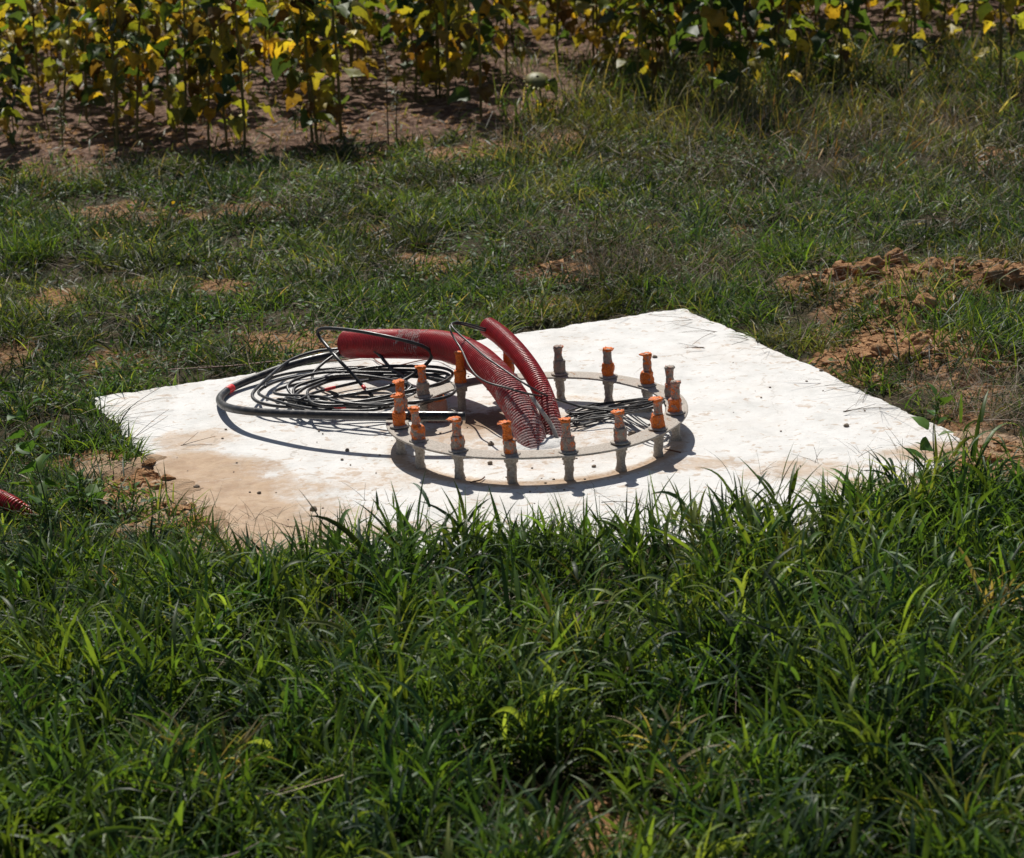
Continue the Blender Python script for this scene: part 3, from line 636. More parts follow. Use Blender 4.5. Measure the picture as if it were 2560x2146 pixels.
# thin cable bundle inside the ring, right
pts = []
for k in range(8):
    x0, y0 = rng.normal(1010, 40), rng.normal(855, 25); x1, y1 = rng.normal(1738, 22), rng.normal(738, 12); wdt = rng.uniform(22, 48)
    for j in range(12):
        a = j / 12 * 2 * pi; c = (1 + cos(a)) / 2
        u = x0 + (x1 - x0) * c; v = y0 + (y1 - y0) * c + wdt * sin(a) * (1.0 if k % 2 else cos(a) * 1.6) + rng.normal(0, 3)
        zz = .012 + (.118 - .012) * smooth(.45, .92, c) + .004 * k * (.5 + .5 * sin(a))
        pts.append(at(*z2(u, v), float(zz)))
cable('thin_cable_bundle', pts, .0042, M_cable_thin, 'bundle of thin black cable looped flat inside the ring, right of the conduits', seg=8, n=8, sm=4, step_=.01)
la1 = [at(*z2(1640, 800), .11), at(*z2(1480, 815), .06), at(*z2(1300, 797), .04), at(*z2(1150, 780), .05), at(*z2(1020, 745), .07), at(*z2(900, 705), .12), at(*z2(780, 650), .19), at(*z2(650, 570), .225), at(*z2(520, 480), .25), at(*z2(400, 395), .275), at(*z2(290, 300), .29), at(*z2(190, 215), .32), at(*z2(145, 160), .34), at(*z2(165, 138), .34), at(*z2(230, 142), .33), at(*z2(310, 162), .31), at(*z2(385, 185), .285), at(*z2(430, 190), .27), at(*z2(480, 225), .258)]
cable('upper_lead_cable', la1, .0042, M_cable_thin, 'thin black lead running highest over the thick conduit crest to the thinner conduit mouth', seg=8)
la2 = [at(*z2(1660, 770), .12), at(*z2(1480, 795), .06), at(*z2(1300, 785), .045), at(*z2(1100, 765), .05), at(*z2(950, 725), .08), at(*z2(800, 690), .15), at(*z2(680, 665), .20), at(*z2(540, 625), .225), at(*z2(430, 595), .23), at(*z2(340, 545), .225), at(*z2(275, 460), .25), at(*z2(225, 350), .27), at(*z2(165, 255), .30), at(*z2(135, 190), .33), at(*z2(143, 155), .335), at(*z2(200, 148), .33), at(*z2(300, 175), .31), at(*z2(380, 200), .28), at(*z2(430, 205), .265), at(*z2(480, 235), .255)]
cable('lower_lead_cable', la2, .0042, M_cable_thin, 'thin black lead drooping lower across the side of the thick conduit', seg=8)
pc = [at(*z2(745, 690), .16), at(*z2(790, 760), .13), at(*z2(840, 830), .10), at(*z2(890, 900), .06), at(*z2(925, 970), .03), at(*z2(940, 1030), .0)]
o, _ = cable('plastered_cable', pc, .0085, M_greycable, 'grey cement-caked cable squeezed between the two red conduits', seg=12)
cw = [at(420, 925, -.0), at(580, 915, .0), at(700, 903, .01), at(*z1(900, 430), .01), at(*z1(1130, 412), .01), at(*z1(1280, 398), .012), at(*z1(1340, 440), .01), at(*z1(1450, 468), .008), at(*z1(1650, 425), .008), at(*z1(1780, 415), .01), at(*z1(1900, 455), .02), at(*z1(2020, 470), .03)]
cable('copper_ground_wire', cw, .0032, M_copper, 'thin brown bare wire lying along the back of the slab behind the cables', 'wire', seg=8)
# capped stub
sb = at(*z1(1775, 868)); st = empty('capped_stub', (sb[0], sb[1], 0)); tag(st, 'short pinkish stub capped with torn orange tape, behind the end of the thick black cable', 'pipe stub')
V, F = lathe(fine([(-.01, .048, 0), (.02, .048, 0), (.07, .047, 0), (.088, .043, 0), (.095, .03, 0)], 5), 48, .05, 3)
s_ = mesh('wrapped_body', V, F, M_tape, parent=st); s_.color = (.42, .9, 0, 1)
aa = np.linspace(0, 2 * pi, 40, endpoint=False); rows = []
for s in np.linspace(0, 1, 6):
    rows.append(np.stack([(.0435 - .012 * s + rng.normal(0, .0015, 40)) * np.cos(aa), (.0435 - .012 * s) * np.sin(aa), .086 + .014 * np.sin(s * pi * .7) + rng.normal(0, .002, 40)], 1))
rows = np.array(rows); k = np.arange(240).reshape(6, 40); kn = np.roll(k, -1, 1)
t_o = mesh('torn_tape', rows.reshape(-1, 3), np.stack([k[:-1], kn[:-1], kn[1:], k[1:]], -1).reshape(-1, 4), M_tape, parent=st); t_o.color = (.1, 0, 0, 1)

# ------------------------------------------------------------------ small things on the slab
def rock(r, seed, sq=(1, 1, .7)):
    u, v = np.meshgrid(np.linspace(0, 2 * pi, 18, endpoint=False), np.linspace(0.02, pi - .02, 11), indexing='ij')
    n = np.stack([np.sin(v) * np.cos(u), np.sin(v) * np.sin(u), np.cos(v)], -1)
    k = 1 + .55 * (fbm(n[..., 0] + seed * 2.3, n[..., 1] + n[..., 2] * 1.7, .9, 4, seed % 9) - .5) * 2 * .7
    V = (n * k[..., None] * r * np.array(sq)).reshape(-1, 3)
    i = np.arange(18 * 11).reshape(18, 11); j = np.roll(i, -1, 0)
    return V, np.stack([i[:, :-1], i[:, 1:], j[:, 1:], j[:, :-1]], -1).reshape(-1, 4)
PEB = [(784, 1276, .014, 'brown pebble near the front edge of the slab, largest left of the bolts'), (648, 1234, .008, 'small ochre pebble on the stained left part of the slab'), (868, 1127, .0085, 'dark pebble between the cable shadow and the ring'),
       (855, 1150, .006, 'tiny dark pebble just below the thick cable shadow'), (491, 1220, .012, 'rough brown crumb of soil near the left front edge'), (1580, 1088, .017, 'rounded grey stone on the slab inside the right of the ring'),
       (2116, 1066, .011, 'grey pebble on the right of the slab under the dry stalks'), (1637, 894, .011, 'dark chip on the slab behind the third bolt from the right'), (2053, 928, .009, 'grey pebble near the right rear edge of the slab'),
       (1225, 1160, .010, 'dark brown pebble between the front bolts, left'), (1485, 1168, .009, 'dark pebble between the front bolts, right'), (1228, 1112, .012, 'flat dark chip inside the ring at the front left')]
for i, (u, v, r, lab) in enumerate(PEB):
    V, F = rock(r, i + 2); p = at(u, v); o = mesh('pebble', V, F, M_stone); o.location = (p[0], p[1], r * .35); tag(o, lab, 'pebble', 'pebbles lying on the slab')
V, F = rock(.0045, 31); me_ = None
for i in range(75):
    if i < 40: u, v = rng.uniform(420, 1500), rng.uniform(1060, 1330)
    else: u, v = rng.uniform(900, 2250), rng.uniform(850, 1240)
    p = at(u, v)
    if slab_sd(p[0], p[1]) > -.08: continue
    s = rng.uniform(.5, 1.15)
    if me_ is None: o = mesh('pebble', V, F, M_stone); me_ = o.data
    else: o = bpy.data.objects.new('pebble', me_); col.objects.link(o)
    o.location = (p[0], p[1], .0018 * s); o.scale = (s * rng.uniform(.8, 1.3), s, s * .8); o.rotation_euler = (0, 0, rng.uniform(0, 6)); tag(o, 'tiny grey-brown crumb of grit scattered on the white slab', 'pebble', 'crumbs of grit on the slab')
for lab, pts in (('rusty wire offcut lying by the front bolts, second bolt from the left of the ring', [z2(285, 1338), z2(330, 1330), z2(370, 1318), z2(395, 1298)]), ('thin rusty wire offcut in the ring shadow at the right', [z2(1745, 1088), z2(1800, 1100), z2(1865, 1115)])):
    path = spline([at(u, v, .008) for u, v in pts], 8); V, F = tube(path, .0028, 8, True); o = mesh('wire_offcut', V, F, M_rust, origin=path[0]); tag(o, lab, 'wire')

# clods of earth
CL = [(2170, 690, .075, 'big ochre clod at the left end of the bare heap, rear right of the slab'), (2240, 670, .06, 'ochre clod on the ridge of the bare heap'), (2215, 715, .05, 'clod in front of the heap ridge with grass before it'), (2335, 690, .06, 'dark round clod at the right end of the heap'),
      (2310, 770, .055, 'left one of a pair of clods on the tuft between the heaps'), (2350, 780, .05, 'right one of a pair of clods on the tuft between the heaps'), (2490, 700, .075, 'big clod at the right edge of the picture'), (2545, 690, .07, 'clod cut by the right edge of the picture'), (2300, 850, .065, 'broken clod behind the right edge of the slab'),
      (2200, 870, .05, 'flat clod close to the right rear edge of the slab'), (2270, 880, .06, 'wide clod beside the right rear edge of the slab'), (2130, 890, .035, 'small clod touching the right rear edge of the slab'), (2400, 930, .04, 'clod among dry grass right of the slab'), (2470, 1150, .03, 'small clod on the sand off the right corner of the slab')]
for i, (u, v, r, lab) in enumerate(CL):
    n_u, n_v = 48, 30
    uu, vv = np.meshgrid(np.linspace(0, 2 * pi, n_u, endpoint=False), np.linspace(.02, pi - .02, n_v), indexing='ij')
    n = np.stack([np.sin(vv) * np.cos(uu), np.sin(vv) * np.sin(uu), np.cos(vv)], -1)
    k = 1 + 1.3 * (fbm(n[..., 0] * 1.2 + i * 2.3, n[..., 1] + n[..., 2] * 1.7, .8, 5, i % 9) - .5) + .25 * (fbm(n[..., 0] + i, n[..., 1] * 1.3 + n[..., 2], .2, 3, i % 5) - .5)
    V = (n * k[..., None] * r * .85 * np.array((1.15, 1, .95))).reshape(-1, 3)
    a = np.arange(n_u * n_v).reshape(n_u, n_v); b = np.roll(a, -1, 0)
    p = at(u, v, .03); o = mesh('soil_clod', V, np.stack([a[:, :-1], a[:, 1:], b[:, 1:], b[:, :-1]], -1).reshape(-1, 4), M_clod)
    o.location = (p[0], p[1], float(ground_z(p[0], p[1])) + r * .22); o.rotation_euler = (0, 0, i); tag(o, lab, 'soil clod', 'clods of earth right of the slab')
# loose crumbs: nobody could count them
parts_ = []
def scatter(n, x0, x1, y0, y1):
    return rng.uniform(x0, x1, n), rng.uniform(y0, y1, n)
x, y = scatter(110000, -3.6, 3.6, 4.8, 17.5); b, h = bare_h(x, y); sd = slab_sd(x, y)
keep = (rng.random(len(x)) < b * np.where(h > .008, 1, .2)) & (sd > .0); x, y = x[keep], y[keep]; z = ground_z(x, y)
bv, bf = rock(1.0, 5); bv = bv.reshape(18, 11, 3)[::3, ::2].reshape(-1, 3); i_ = np.arange(36).reshape(6, 6); j_ = np.roll(i_, -1, 0); bf = np.stack([i_[:, :-1], i_[:, 1:], j_[:, 1:], j_[:, :-1]], -1).reshape(-1, 4)
s = rng.gamma(1.7, .0060, len(x)); a = rng.uniform(0, 6.28, len(x))
V = bv[None] * (1 + rng.normal(0, .22, (len(x), 36, 1))) * s[:, None, None] * np.array([1.2, 1, .8]); V = np.stack([V[..., 0] * np.cos(a)[:, None] - V[..., 1] * np.sin(a)[:, None], V[..., 0] * np.sin(a)[:, None] + V[..., 1] * np.cos(a)[:, None], V[..., 2]], -1) + np.stack([x, y, z], -1)[:, None]
o = mesh('soil_crumbs', V.reshape(-1, 3), (bf[None] + (np.arange(len(x)) * 36)[:, None, None]).reshape(-1, 4), M_clod, flat=True); tag(o, 'loose crumbs of ochre earth scattered over the bare patches', 'soil', None, 'stuff')

# ------------------------------------------------------------------ grass
def pick(palette, n, jit=.18):
    pal = np.array([p[:3] for p in palette]); wgt = np.array([p[3] for p in palette], float); c = pal[rng.choice(len(pal), n, p=wgt / wgt.sum())]
    return np.clip(c * (1 + rng.normal(0, jit, (n, 1))) * (1 + rng.normal(0, .06, (n, 3))), .004, 1)
LUSH = [(.043, .088, .028, 4), (.064, .114, .030, 4), (.095, .148, .036, 2.4), (.024, .054, .028, 3.2), (.13, .165, .05, .3), (.20, .17, .10, .08)]
MEAD = [(.034, .068, .026, 4), (.055, .092, .030, 3.2), (.020, .042, .025, 4.4), (.10, .13, .042, 1.1), (.20, .18, .13, .5)]
DRYM = [(.080, .088, .036, 3), (.12, .11, .05, 3), (.055, .07, .03, 2), (.21, .175, .115, 2)]
STRAW = [(.19, .16, .12, 3), (.32, .28, .23, 1.6), (.11, .085, .06, 3), (.15, .10, .065, 2)]
def front_side(x, y):   # 1 on the camera's side of the slab
    p, q = slab_local(x, y); return y < 9.3
# --- meadow: short mixed grass around and behind the slab
def meadow(n, x0, x1, y0, y1, Lr, wr, name, label, pal, seed, dens=1.0, mask=None, n_seg=3, th=(.25, 1.25), curl=(.1, 1.1), mat=None, prof='blade', zoff=(0, .02), across=2):
    x, y = scatter(n, x0, x1, y0, y1); b, h = bare_h(x, y); sd = slab_sd(x, y)
    cl = fbm(x, y, .22, 2, seed) * .7 + fbm(x, y, .6, 2, seed + 1) * .3
    k = (sd > .012) & (sand_k(x, y) < .55) & (rng.random(n) < (1 - .90 * b) * smooth(.33, .58, cl) * dens)
    if mask is not None: k &= mask(x, y)
    x, y, cl, sd = x[k], y[k], cl[k], sd[k]; m = len(x); z = ground_z(x, y) + rng.uniform(*zoff, m)
    L = rng.uniform(*Lr, m) * (.2 + 1.7 * cl); w = rng.uniform(*wr, m)
    dist = np.hypot(x, y); w = w * np.clip(dist / 10, 1, 1.6)
    c = pick(pal, m)
    dry = smooth(.45, .62, fbm(x, y, .9, 3, 77))[:, None]; dry = dry * np.where(x > .2, .42, .15)[:, None]; c = c * (1 - dry) + pick(DRYM, m) * dry
    c = c * (.55 + .9 * smooth(.3, .7, fbm(x, y, .5, 3, seed + 7)))[:, None]
    return strips(np.stack([x, y, z], 1), rng.uniform(0, 6.28, m), L, w, rng.uniform(*th, m), rng.uniform(*curl, m), n_seg, c, across, roll=rng.normal(0, .6, m), prof=prof)
# --- lush foreground grass: stalks carrying several leaves each
tx, ty = scatter(1900, -2.3, 2.3, 4.3, 8.6); tn = rng.integers(2, 11, 1900)
ti = np.repeat(np.arange(1900), tn); tr = np.abs(rng.normal(0, .034, len(ti))); ta = rng.uniform(0, 2 * pi, len(ti))
x, y = tx[ti] + tr * np.cos(ta), ty[ti] + tr * np.sin(ta)
sd = slab_sd(x, y); b, h = bare_h(x, y)
leftcut = (x < -.95) & (y > 7.45 + .3 * (fbm(x, y, .3, 3, 17) - .5))
rightcut = ((x > 1.25) & (y > 7.62 + .2 * (fbm(x, y, .3, 3, 18) - .5)))
lushm = smooth(.0, .3, sd) * (1 - .92 * b)
keep = (sd > .015) & (sand_k(x, y) < .6) & (rng.random(len(x)) < (.25 + .75 * lushm) * (1 - .95 * b)) & ~leftcut & ~rightcut
x, y, sd, ti, tr, ta = x[keep], y[keep], sd[keep], ti[keep], tr[keep], ta[keep]; z = ground_z(x, y) - .01
patch = fbm(x, y, .7, 3, 90)
ht = (.05 + .165 * smooth(.0, .6, sd)) * (.35 + 1.4 * patch) * rng.uniform(.55, 1.5, 1900)[ti] * rng.uniform(.7, 1.2, len(x))
ht *= np.where(x < -.5 + .4 * (patch - .5), .6, 1.08) * np.where((x > -.45) & (x < 1.4) & (sd < .35), 1.08, 1)
ht *= 1 - .5 * smooth(.7, 1.3, x) * (1 - smooth(.1, .7, sd))
saz, slean = ta + rng.normal(0, .4, len(x)), np.clip(tr * 7, 0, .6) + np.abs(rng.normal(.06, .16, len(x)))
parts = []
ns = len(x); stc = pick(LUSH, 1900, .26)[ti] * (1 + rng.normal(0, .14, (ns, 1)))
parts.append(strips(np.stack([x, y, z], 1), saz, ht, .0035, slean * .6, slean, 3, stc * .9, 2, roll=rng.uniform(-1, 1, ns), prof='stem'))
for lf in range(5):
    t = (.12 + .2 * lf) if lf < 4 else 1.0
    hh = ht * t; th = slean * (.6 + .5 * t); off = hh * np.sin(th)
    P = np.stack([x + off * np.cos(saz), y + off * np.sin(saz), z + hh * np.cos(th)], 1)
    az = saz + rng.normal(0, 1.15, ns); L = rng.uniform(.07, .25, ns) * (.7 + .6 * patch) * (1 if lf < 4 else .7)
    w = rng.uniform(.006, .0170, ns) * (L / .13) ** .3
    tw = rng.normal(0, .55, ns)
    parts.append(strips(P, az, L, w, rng.uniform(.1, .8, ns), rng.uniform(.15, 1.6, ns), 6, stc * (1 + rng.normal(0, .15, (ns, 1))), 3, roll=tw, fold=.35))
parts.append(meadow(26000, -2.3, 2.3, 4.3, 7.6, (.05, .2), (.0025, .006), '', '', LUSH, 140, n_seg=5, th=(.05, .9), curl=(.1, 1.3), zoff=(0, .05), across=3))
# tall separate blades along the slab's front edge
hx = [(1640, 1290, .23), (1690, 1300, .16), (880, 1320, .13), (1300, 1330, .15), (1180, 1340, .16), (1000, 1330, .13), (1850, 1270, .15), (2110, 1290, .19), (2150, 1290, .18), (2230, 1270, .15), (1390, 1310, .13), (1500, 1320, .14), (1040, 1350, .15), (1560, 1330, .15)]
pe = []
for u, v, hh in hx:
    c = at(u, v)
    for k in range(6): pe.append((c[0] + rng.normal(0, .03), c[1] + rng.normal(-.05, .03), -.05, hh * rng.uniform(.6, 1.1)))
pe = np.array(pe); n = len(pe)
parts.append(strips(pe[:, :3], rng.uniform(0, 6.28, n), pe[:, 3] + .07, rng.uniform(.006, .011, n), rng.uniform(.02, .3, n), rng.uniform(.2, 1.1, n), 8, pick(LUSH, n), 3, roll=rng.normal(0, .5, n), fold=.3))
V, F, Cc = merge(parts)
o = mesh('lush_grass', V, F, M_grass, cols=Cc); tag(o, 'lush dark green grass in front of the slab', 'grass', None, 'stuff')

notfront = lambda x, y: (y > 7.5) & ~((x > -.9) & (x < 1.5) & (y < 8.4) & (slab_sd(x, y) < 5) & (y < np.interp(x, [-.9, 1.7], [7.45, 8.5])))
parts = [meadow(90000, -2.9, 2.9, 7.4, 11.5, (.045, .15), (.0038, .0090), '', '', MEAD, 100, mask=notfront, n_seg=4, across=3),
         meadow(100000, -3.6, 3.6, 11.5, 16.3, (.05, .15), (.0042, .0090), '', '', MEAD, 101, mask=lambda x, y: field_d(x, y) < .3),
         meadow(16000, .0, 5.2, 14.5, 19.5, (.08, .32), (.004, .007), '', '', DRYM + MEAD, 102, mask=lambda x, y: field_d(x, y) > -2.6, n_seg=4, th=(0, .9)),
         meadow(34000, -5, 4.5, 15.8, 24, (.05, .17), (.004, .009), '', '', MEAD + DRYM, 103, dens=.9, prof='leaf')]
# tufts
TUFT = [(1680, 735, .17, .16, 240), (1800, 730, .16, .12, 160), (1130, 690, .13, .12, 120), (560, 790, .13, .2, 140), (130, 800, .15, .2, 160), (900, 700, .13, .2, 120), (1250, 560, .12, .2, 120), (60, 640, .32, .10, 260), (2000, 640, .20, .13, 200), (1930, 620, .18, .1, 120), (480, 950, .12, .06, 60), (380, 960, .14, .06, 60), (750, 470, .14, .1, 80), (2420, 800, .2, .16, 170), (2230, 785, .13, .12, 130), (2500, 860, .22, .2, 260), (1660, 420, .12, .2, 120), (1270, 420, .12, .12, 90), (2350, 690, .14, .04, 40), (300, 1080, .12, .08, 120), (330, 1140, .12, .07, 120), (250, 1010, .12, .06, 100), (2200, 960, .13, .06, 70), (2330, 1000, .14, .07, 80), (2150, 930, .1, .05, 50), (1560, 760, .1, .07, 60), (1300, 770, .09, .06, 60), (350, 1270, .13, .07, 80), (200, 1100, .15, .1, 150), (480, 1330, .12, .06, 70), (420, 1350, .14, .07, 100), (560, 1380, .12, .05, 60),
        (1780, 790, .11, .04, 30), (1880, 840, .11, .04, 30), (1990, 900, .11, .04, 30), (880, 500, .12, .1, 80)]
for u, v, L, sp_, n in TUFT:
    c = at(u, v); x = c[0] + rng.normal(0, sp_, n); y = c[1] + rng.normal(0, sp_ * 1.3, n); k = slab_sd(x, y) > .01; x, y = x[k], y[k]; n = len(x)
    parts.append(strips(np.stack([x, y, ground_z(x, y) - .005], 1), rng.uniform(0, 6.28, n), rng.uniform(.6, 1.3, n) * L, rng.uniform(.004, .009, n), rng.uniform(.05, .8, n), rng.uniform(.2, 1.5, n), 5, pick(LUSH, n) * 1.1, 3, roll=rng.normal(0, .5, n)))
V, F, Cc = merge(parts)
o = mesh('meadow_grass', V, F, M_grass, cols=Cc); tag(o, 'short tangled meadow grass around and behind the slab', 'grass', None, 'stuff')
# sparser surroundings outside the picture
parts = []
for (x0, x1, y0, y1, n) in ((-9, -3.4, 2, 17, 16000), (3.4, 9, 2, 17, 16000), (-3.4, 3.4, 1.5, 4.5, 9000), (-2.9, -2.2, 4.3, 8.5, 5000), (2.2, 2.9, 4.3, 8.5, 5000)):
    parts.append(meadow(n, x0, x1, y0, y1, (.1, .24), (.008, .016), '', '', MEAD, 110, mask=lambda x, y: field_d(x, y) < .3))
V, F, Cc = merge(parts)
o = mesh('outlying_grass', V, F, M_grass, cols=Cc); tag(o, 'rough grass further off beside the meadow', 'grass', None, 'stuff')

# --- low broad-leaved ground cover
def leaves(n, x0, x1, y0, y1, mask, seed, big=1.0):
    x, y = scatter(n, x0, x1, y0, y1); b, h = bare_h(x, y); sd = slab_sd(x, y); c = fbm(x, y, .45, 3, seed)
    k = (sd > .03) & (rng.random(n) < smooth(.42, .62, c) * (1 - .9 * b)) & mask(x, y); x, y = x[k], y[k]; m = len(x)
    P = np.stack([x, y, ground_z(x, y) + rng.uniform(.01, .075, m)], 1); L = rng.uniform(.014, .038, m) * big
    return strips(P, rng.uniform(0, 6.28, m), L, L * rng.uniform(.4, .75, m), rng.uniform(.7, 1.7, m), rng.uniform(0, .5, m), 4, pick([(.050, .115, .028, 4), (.036, .08, .032, 3), (.11, .16, .035, 1.2), (.34, .24, .03, .06)], m), 3, roll=rng.normal(0, .4, m), prof='leaf', fold=.3)
parts = [leaves(36000, -3.2, 2.8, 9.5, 15.5, lambda x, y: (field_d(x, y) < 0) & (x < 1.5 + .5 * np.sin(y)), 120),
         leaves(5000, -2.3, 2.3, 4.6, 7.6, lambda x, y: slab_sd(x, y) > .1, 121, 1.3), leaves(3500, -2.6, -1.0, 7.0, 9.6, lambda x, y: slab_sd(x, y) > .1, 123),
         leaves(3000, -5, 4, 15.5, 20, lambda x, y: field_d(x, y) > 0, 122, 1.5)]
V, F, Cc = merge(parts)
o = mesh('ground_cover', V, F, M_weed, cols=Cc); tag(o, 'low broad-leaved weeds mixed into the meadow', 'weeds', None, 'stuff')
# little yellow flowers in the meadow (upper left)
x, y = [], []
for u, v, n in ((275, 610, 12), (300, 625, 8), (365, 620, 7), (435, 625, 6), (340, 590, 3), (580, 415, 5)):
    c = at(u, v); x += list(c[0] + rng.normal(0, .035, n)); y += list(c[1] + rng.normal(0, .06, n))
x, y = np.array(x), np.array(y); n = len(x)
V, F, Cc = strips(np.stack([x, y, ground_z(x, y) + .07], 1), rng.uniform(0, 6.28, n), .016, .013, 1.2, .4, 3, np.broadcast_to((.62, .38, .02), (n, 3)), 3, prof='leaf')
o = mesh('yellow_flowers', V, F, M_weed, cols=Cc); tag(o, 'tiny yellow flowers in the meadow at the left', 'flowers', None, 'stuff')

# --- straw: dry stalks lying criss-cross, and seed heads
parts = []
def straw(n, x0, x1, y0, y1, L, w, seed, mask=None, lo=.22, zr=(.01, .09), th=(.9, 1.6), pal=STRAW):
    x, y = scatter(n, x0, x1, y0, y1); c = fbm(x, y, .5, 3, seed); sd = slab_sd(x, y)
    k = (rng.random(n) < lo + smooth(.5, .68, c)) & (sd > .02)
    if mask is not None: k &= mask(x, y)
    x, y = x[k], y[k]; m = len(x)
    return strips(np.stack([x, y, ground_z(x, y) + rng.uniform(*zr, m)], 1), rng.uniform(0, 6.28, m), rng.uniform(*L, m), rng.uniform(*w, m) * np.clip(y / 10, .8, 1.5), rng.uniform(*th, m), rng.normal(0, .35, m), 4, pick(pal, m), 2, roll=rng.uniform(-1, 1, m), prof='stem')
parts.append(straw(20000, -3, 3, 9.2, 16, (.05, .22), (.0012, .0024), 130, lambda x, y: field_d(x, y) < .2))
parts.append(straw(3000, -2.2, 2.2, 4.6, 7.6, (.06, .26), (.0018, .004), 131, zr=(.05, .18), lo=.12))
c = at(2440, 1060); parts.append(straw(900, c[0] - .2, c[0] + .25, c[1] - .3, c[1] + .55, (.06, .25), (.0012, .0024), 132, lo=1))
c = at(2330, 440); parts.append(straw(1500, c[0] - 1.5, c[0] + 1.2, c[1] - 1.5, c[1] + 2.5, (.15, .4), (.0018, .003), 133, lo=1, th=(.3, 1.2), zr=(0, .1)))
c = at(1480, 640); parts.append(straw(900, c[0] - .5, c[0] + .5, c[1] - .8, c[1] + .9, (.06, .25), (.0012, .0024), 134, lo=1, th=(.5, 1.4)))
c = at(1700, 700); parts.append(straw(600, c[0] - .5, c[0] + .3, c[1] - .1, c[1] + .5, (.06, .2), (.0012, .0022), 135, lo=1, th=(.4, 1.4)))
# sprays of fine dark seed stalks over the slab's rim
def spray(u, v, z0, n, L, azc, azs_, th0, ths, w=.0026, colr=(.085, .062, .042), curl=.5):
    c = at(u, v, z0); P = np.repeat(c[None], n, 0) + rng.normal(0, .004, (n, 3)) * [1, 1, .3]
    return strips(P, azc + rng.normal(0, azs_, n), rng.uniform(.6, 1.2, n) * L, w, th0 + rng.normal(0, ths, n), rng.normal(curl, .25, n), 6, pick([(*colr, 1)], n), 2, roll=rng.uniform(-1, 1, n), prof='stem')
for u, v, n, L, az, azs_, th in ((1730, 800, 5, .24, -2.4, .5, 1.35), (1760, 870, 6, .12, 3.0, .12, 1.5), (1790, 830, 5, .2, -2.6, .6, 1.4), (1870, 850, 4, .16, 2.9, .4, 1.45), (1920, 870, 4, .14, -2.2, .5, 1.4), (2050, 950, 4, .2, 3.1, .5, 1.4), (2170, 970, 7, .24, -2.8, .5, 1.4), (2250, 1010, 8, .26, 3.0, .45, 1.42), (2110, 1030, 6, .16, .2, .5, 1.45),
                             (2200, 1020, 5, .2, -2, .7, 1.3), (1570, 790, 5, .12, -2.4, .6, 1.4), (1620, 780, 4, .16, -.6, .6, 1.4), (250, 1060, 5, .22, .4, .4, 1.1), (300, 1040, 6, .26, .1, .4, 1.2), (330, 1100, 6, .24, -.1, .4, 1.2), (450, 1115, 4, .14, .1, .4, 1.35), (1830, 790, 3, .2, -1.6, .5, 1.4)):
    parts.append(spray(u, v, .012, n, L, az, azs_, th, .12, curl=.15))
for u, v, h_, n in ((640, 1400, .16, 7), (700, 1400, .17, 8), (920, 1370, .20, 6), (980, 1360, .16, 6), (600, 1390, .13, 6), (1500, 1340, .17, 5), (2050, 1260, .17, 7), (2150, 1260, .2, 7), (2250, 1250, .21, 8), (2360, 1240, .2, 7), (1980, 1290, .15, 5), (540, 1370, .15, 6), (2200, 1280, .13, 6), (1900, 1290, .16, 4), (860, 1400, .17, 6)):
    c = at(u, v, -.03); parts.append(strips(c[None], [rng.uniform(0, 6.28)], [h_], .002, [.15], [.2], 4, pick([(.07, .08, .03, 1)], 1), 2, prof='stem'))
    tip = c + np.array([0, 0, h_ * .93]); m = n
    parts.append(strips(np.repeat(tip[None], m, 0) + rng.normal(0, .008, (m, 3)), rng.uniform(0, 6.28, m), rng.uniform(.05, .12, m), .0018, rng.uniform(.2, 1.3, m), rng.normal(.4, .3, m), 4, pick([(.085, .075, .045, 1)], m), 2, roll=rng.uniform(-1, 1, m), prof='stem'))
# foxtail heads
fx = []
for u, v, n, sx_, sy_ in ((2120, 420, 60, .8, .9), (2350, 400, 30, .6, .8), (1900, 330, 16, .5, .4), (60, 560, 16, .2, .3), (1260, 470, 3, .15, .2), (620, 420, 4, .3, .3), (230, 470, 8, .3, .3)):
    c = at(u, v); x = c[0] + rng.normal(0, sx_ * .5, n); y = c[1] + rng.normal(0, sy_ * .6, n); fx.append(np.stack([x, y, ground_z(x, y)], 1))
fx = np.concatenate(fx); n = len(fx)
parts.append(strips(fx, rng.normal(.3, 1.0, n), rng.uniform(.22, .42, n), .009, rng.uniform(.0, .5, n), rng.uniform(.1, .8, n), 14, pick([(.10, .10, .04, 1)], n), 3, roll=rng.uniform(-1, 1, n), prof='head', tipcol=pick([(.36, .22, .07, 2), (.25, .2, .07, 1)], n)))
V, F, Cc = merge(parts)
o = mesh('dry_stalks', V, F, M_straw, cols=Cc); tag(o, 'dry straw and fine seed stalks through the grass', 'dry grass', None, 'stuff')

